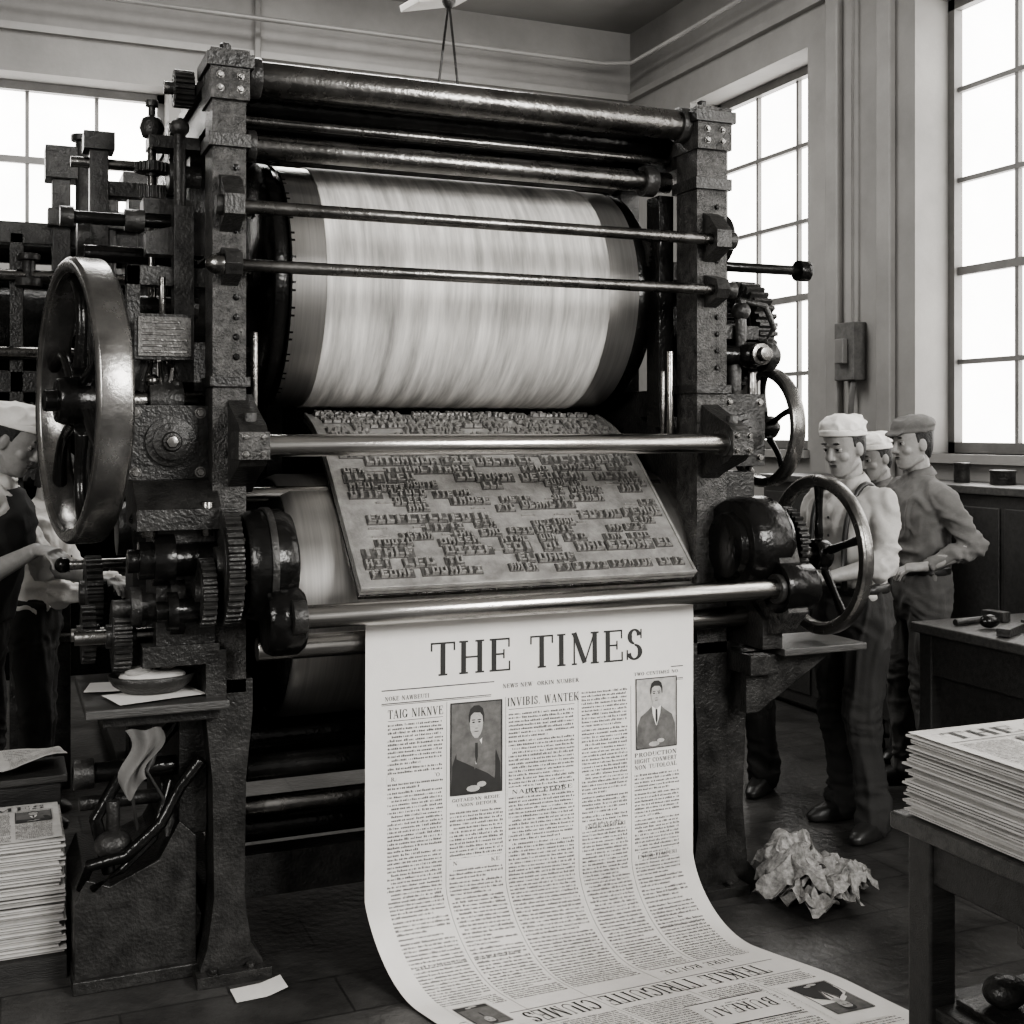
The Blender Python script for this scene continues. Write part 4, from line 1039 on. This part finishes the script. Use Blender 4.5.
    if cap:
        if cap=='white':
            rg=[(-.008,0,.050,.102,.083),(-.012,0,.078,.106,.087),(-.018,0,.102,.104,.084),(-.022,0,.122,.090,.066),(-.024,0,.134,.060,.034)]
            v=[loft([(Hh((x,y,z)),Rh@V((a1,0,.020 if i<3 else .012)),Rh@V((0,b1,0))) for i,(x,y,z,a1,b1) in enumerate(rg)],32,2.1)]
            emit(v,.0055,2,WHITE,lambda p:(ridge(V((p.x*16,p.y*16,p.z*24)))*.008-.003))
            v=[loft([(Hh((-.008,0,z)),Rh@V((.107,0,.020)),Rh@V((0,.088,0))) for z in (.046,.074)],32,2.1)]
            emit(v,.005,1,WHITE)
        else:
            v=[ell(Hh((-.014,0,.086)),(.104,.090,.044),Rh),loft([(Hh((-.012,0,z)),Rh@V((.100,0,.0)),Rh@V((0,.084,0))) for z in (.050,.085)],28,2.1),
               loft([(Hh((.088,0,.054)),Rh@V((.035,0,-.014)),Rh@V((0,.055,0))),(Hh((.088,0,.061)),Rh@V((.035,0,-.014)),Rh@V((0,.055,0)))],20,2)]
            emit(v,.0055,2,GREY,lambda p:(ridge(V((p.x*16,p.y*16,p.z*24)))*.005))
    e=empty(name); ob=out.finish(); ob.parent=e; ob.name='body_and_clothes'
    return e
rad=math.radians
person('press_worker',(3.25,4.10,0),rad(190),1.69,rad(3),rad(4),rad(10),
  arms=[((.07,.24,1.14),(.30,.17,1.10),(1,-.1,.0),(0,0,-1),.45),((.03,-.235,1.13),(.27,-.16,1.13),(1,.1,.1),(0,.2,-1),.45)],
  legs=[((.05,.10,.50),(.0,.12,.09),.2),((.0,-.09,.50),(-.08,-.12,.09),-.25)],shirt=LGREY,brace=True,cap='white')
person('press_worker',(4.16,4.98,0),rad(185),1.62,rad(6),0,rad(10),shirt=GREY,cap='white')
person('press_worker',(3.90,4.44,0),rad(170),1.70,rad(2),rad(4),rad(4),
  arms=[((-.12,.25,1.15),(.10,.22,1.06),(1,-.6,-.1),(0,-.3,-1),.5),((.0,-.25,1.13),(.16,-.12,.98),(.8,.5,-.2),(-.2,.3,-1),.5)],shirt=GREY,trou=MGREY,cap='flat',sleeve='long')
person('press_worker',(3.16,4.78,0),rad(205),1.66,rad(42),0,rad(-20),
  arms=[((.42,.22,.98),(.60,.18,.86),(1,0,-.3),(0,0,-1),.4),((.42,-.2,.98),(.60,-.16,.86),(1,0,-.3),(0,0,-1),.4)],shirt=WHITE,cap='white')
person('press_worker',(-.10,4.86,0),rad(-15),1.74,rad(12),rad(-6),rad(14),
  arms=[((.20,.24,1.12),(.40,.10,1.08),(1,-.3,-.1),(0,-.1,-1),.5),((.08,-.27,1.11),(.275,-.20,1.215),(.8,-.5,-.05),(0,.1,-1),.6)],shirt=WHITE,vest=DARKV,cap='white')
person('press_worker',(.13,5.52,0),rad(-10),1.56,rad(8),rad(-4),rad(14),
  arms=[((.16,.24,1.10),(.36,.12,1.10),(1,-.2,0),(0,0,-1),.4),((.16,-.24,1.08),(.36,-.12,1.10),(1,.2,0),(0,0,-1),.4)],shirt=WHITE,cap=None,sleeve='long')

# ------------------------------------------------------------------ lights
w=bpy.data.worlds.new('world'); scene.world=w; w.use_nodes=True
w.node_tree.nodes['Background'].inputs[0].default_value=tone(.7); w.node_tree.nodes['Background'].inputs[1].default_value=.55
def area(name,loc,tgt,sx,sy,e):
    l=bpy.data.lights.new(name,'AREA'); l.shape='RECTANGLE'; l.size=sx; l.size_y=sy; l.energy=e; l.color=(1,.985,.955)
    ob=bpy.data.objects.new(name,l); coll.objects.link(ob); ob.location=loc
    ob.rotation_euler=(V(tgt)-V(loc)).to_track_quat('-Z','Y').to_euler()
area('window_daylight_key',(3.4,-1.8,3.6),(1.5,3.9,1.2),2.0,1.6,240)
area('window_daylight_side',(-2.8,-.2,3.2),(1.0,4,1.4),1.4,2.0,130)  # added fill from the left; that wall has no window
area('ceiling_skylight_lamp',(1.5,6.8,4.85),(1.5,6.8,0),3.0,1.4,150)  # added fill under a solid ceiling to brighten the background

cam=bpy.data.cameras.new('camera'); co=bpy.data.objects.new('camera',cam); coll.objects.link(co)
co.location=(0,0,1.65); co.rotation_euler=(rad(90),0,rad(-22.8)); cam.sensor_width=36; cam.lens=42.82; cam.shift_y=-.08; cam.clip_start=.05
scene.camera=co
try:
    scene.view_settings.view_transform='AgX'; scene.view_settings.look='AgX - Medium High Contrast'
    scene.view_settings.exposure=.35
except Exception as ex: print(ex)
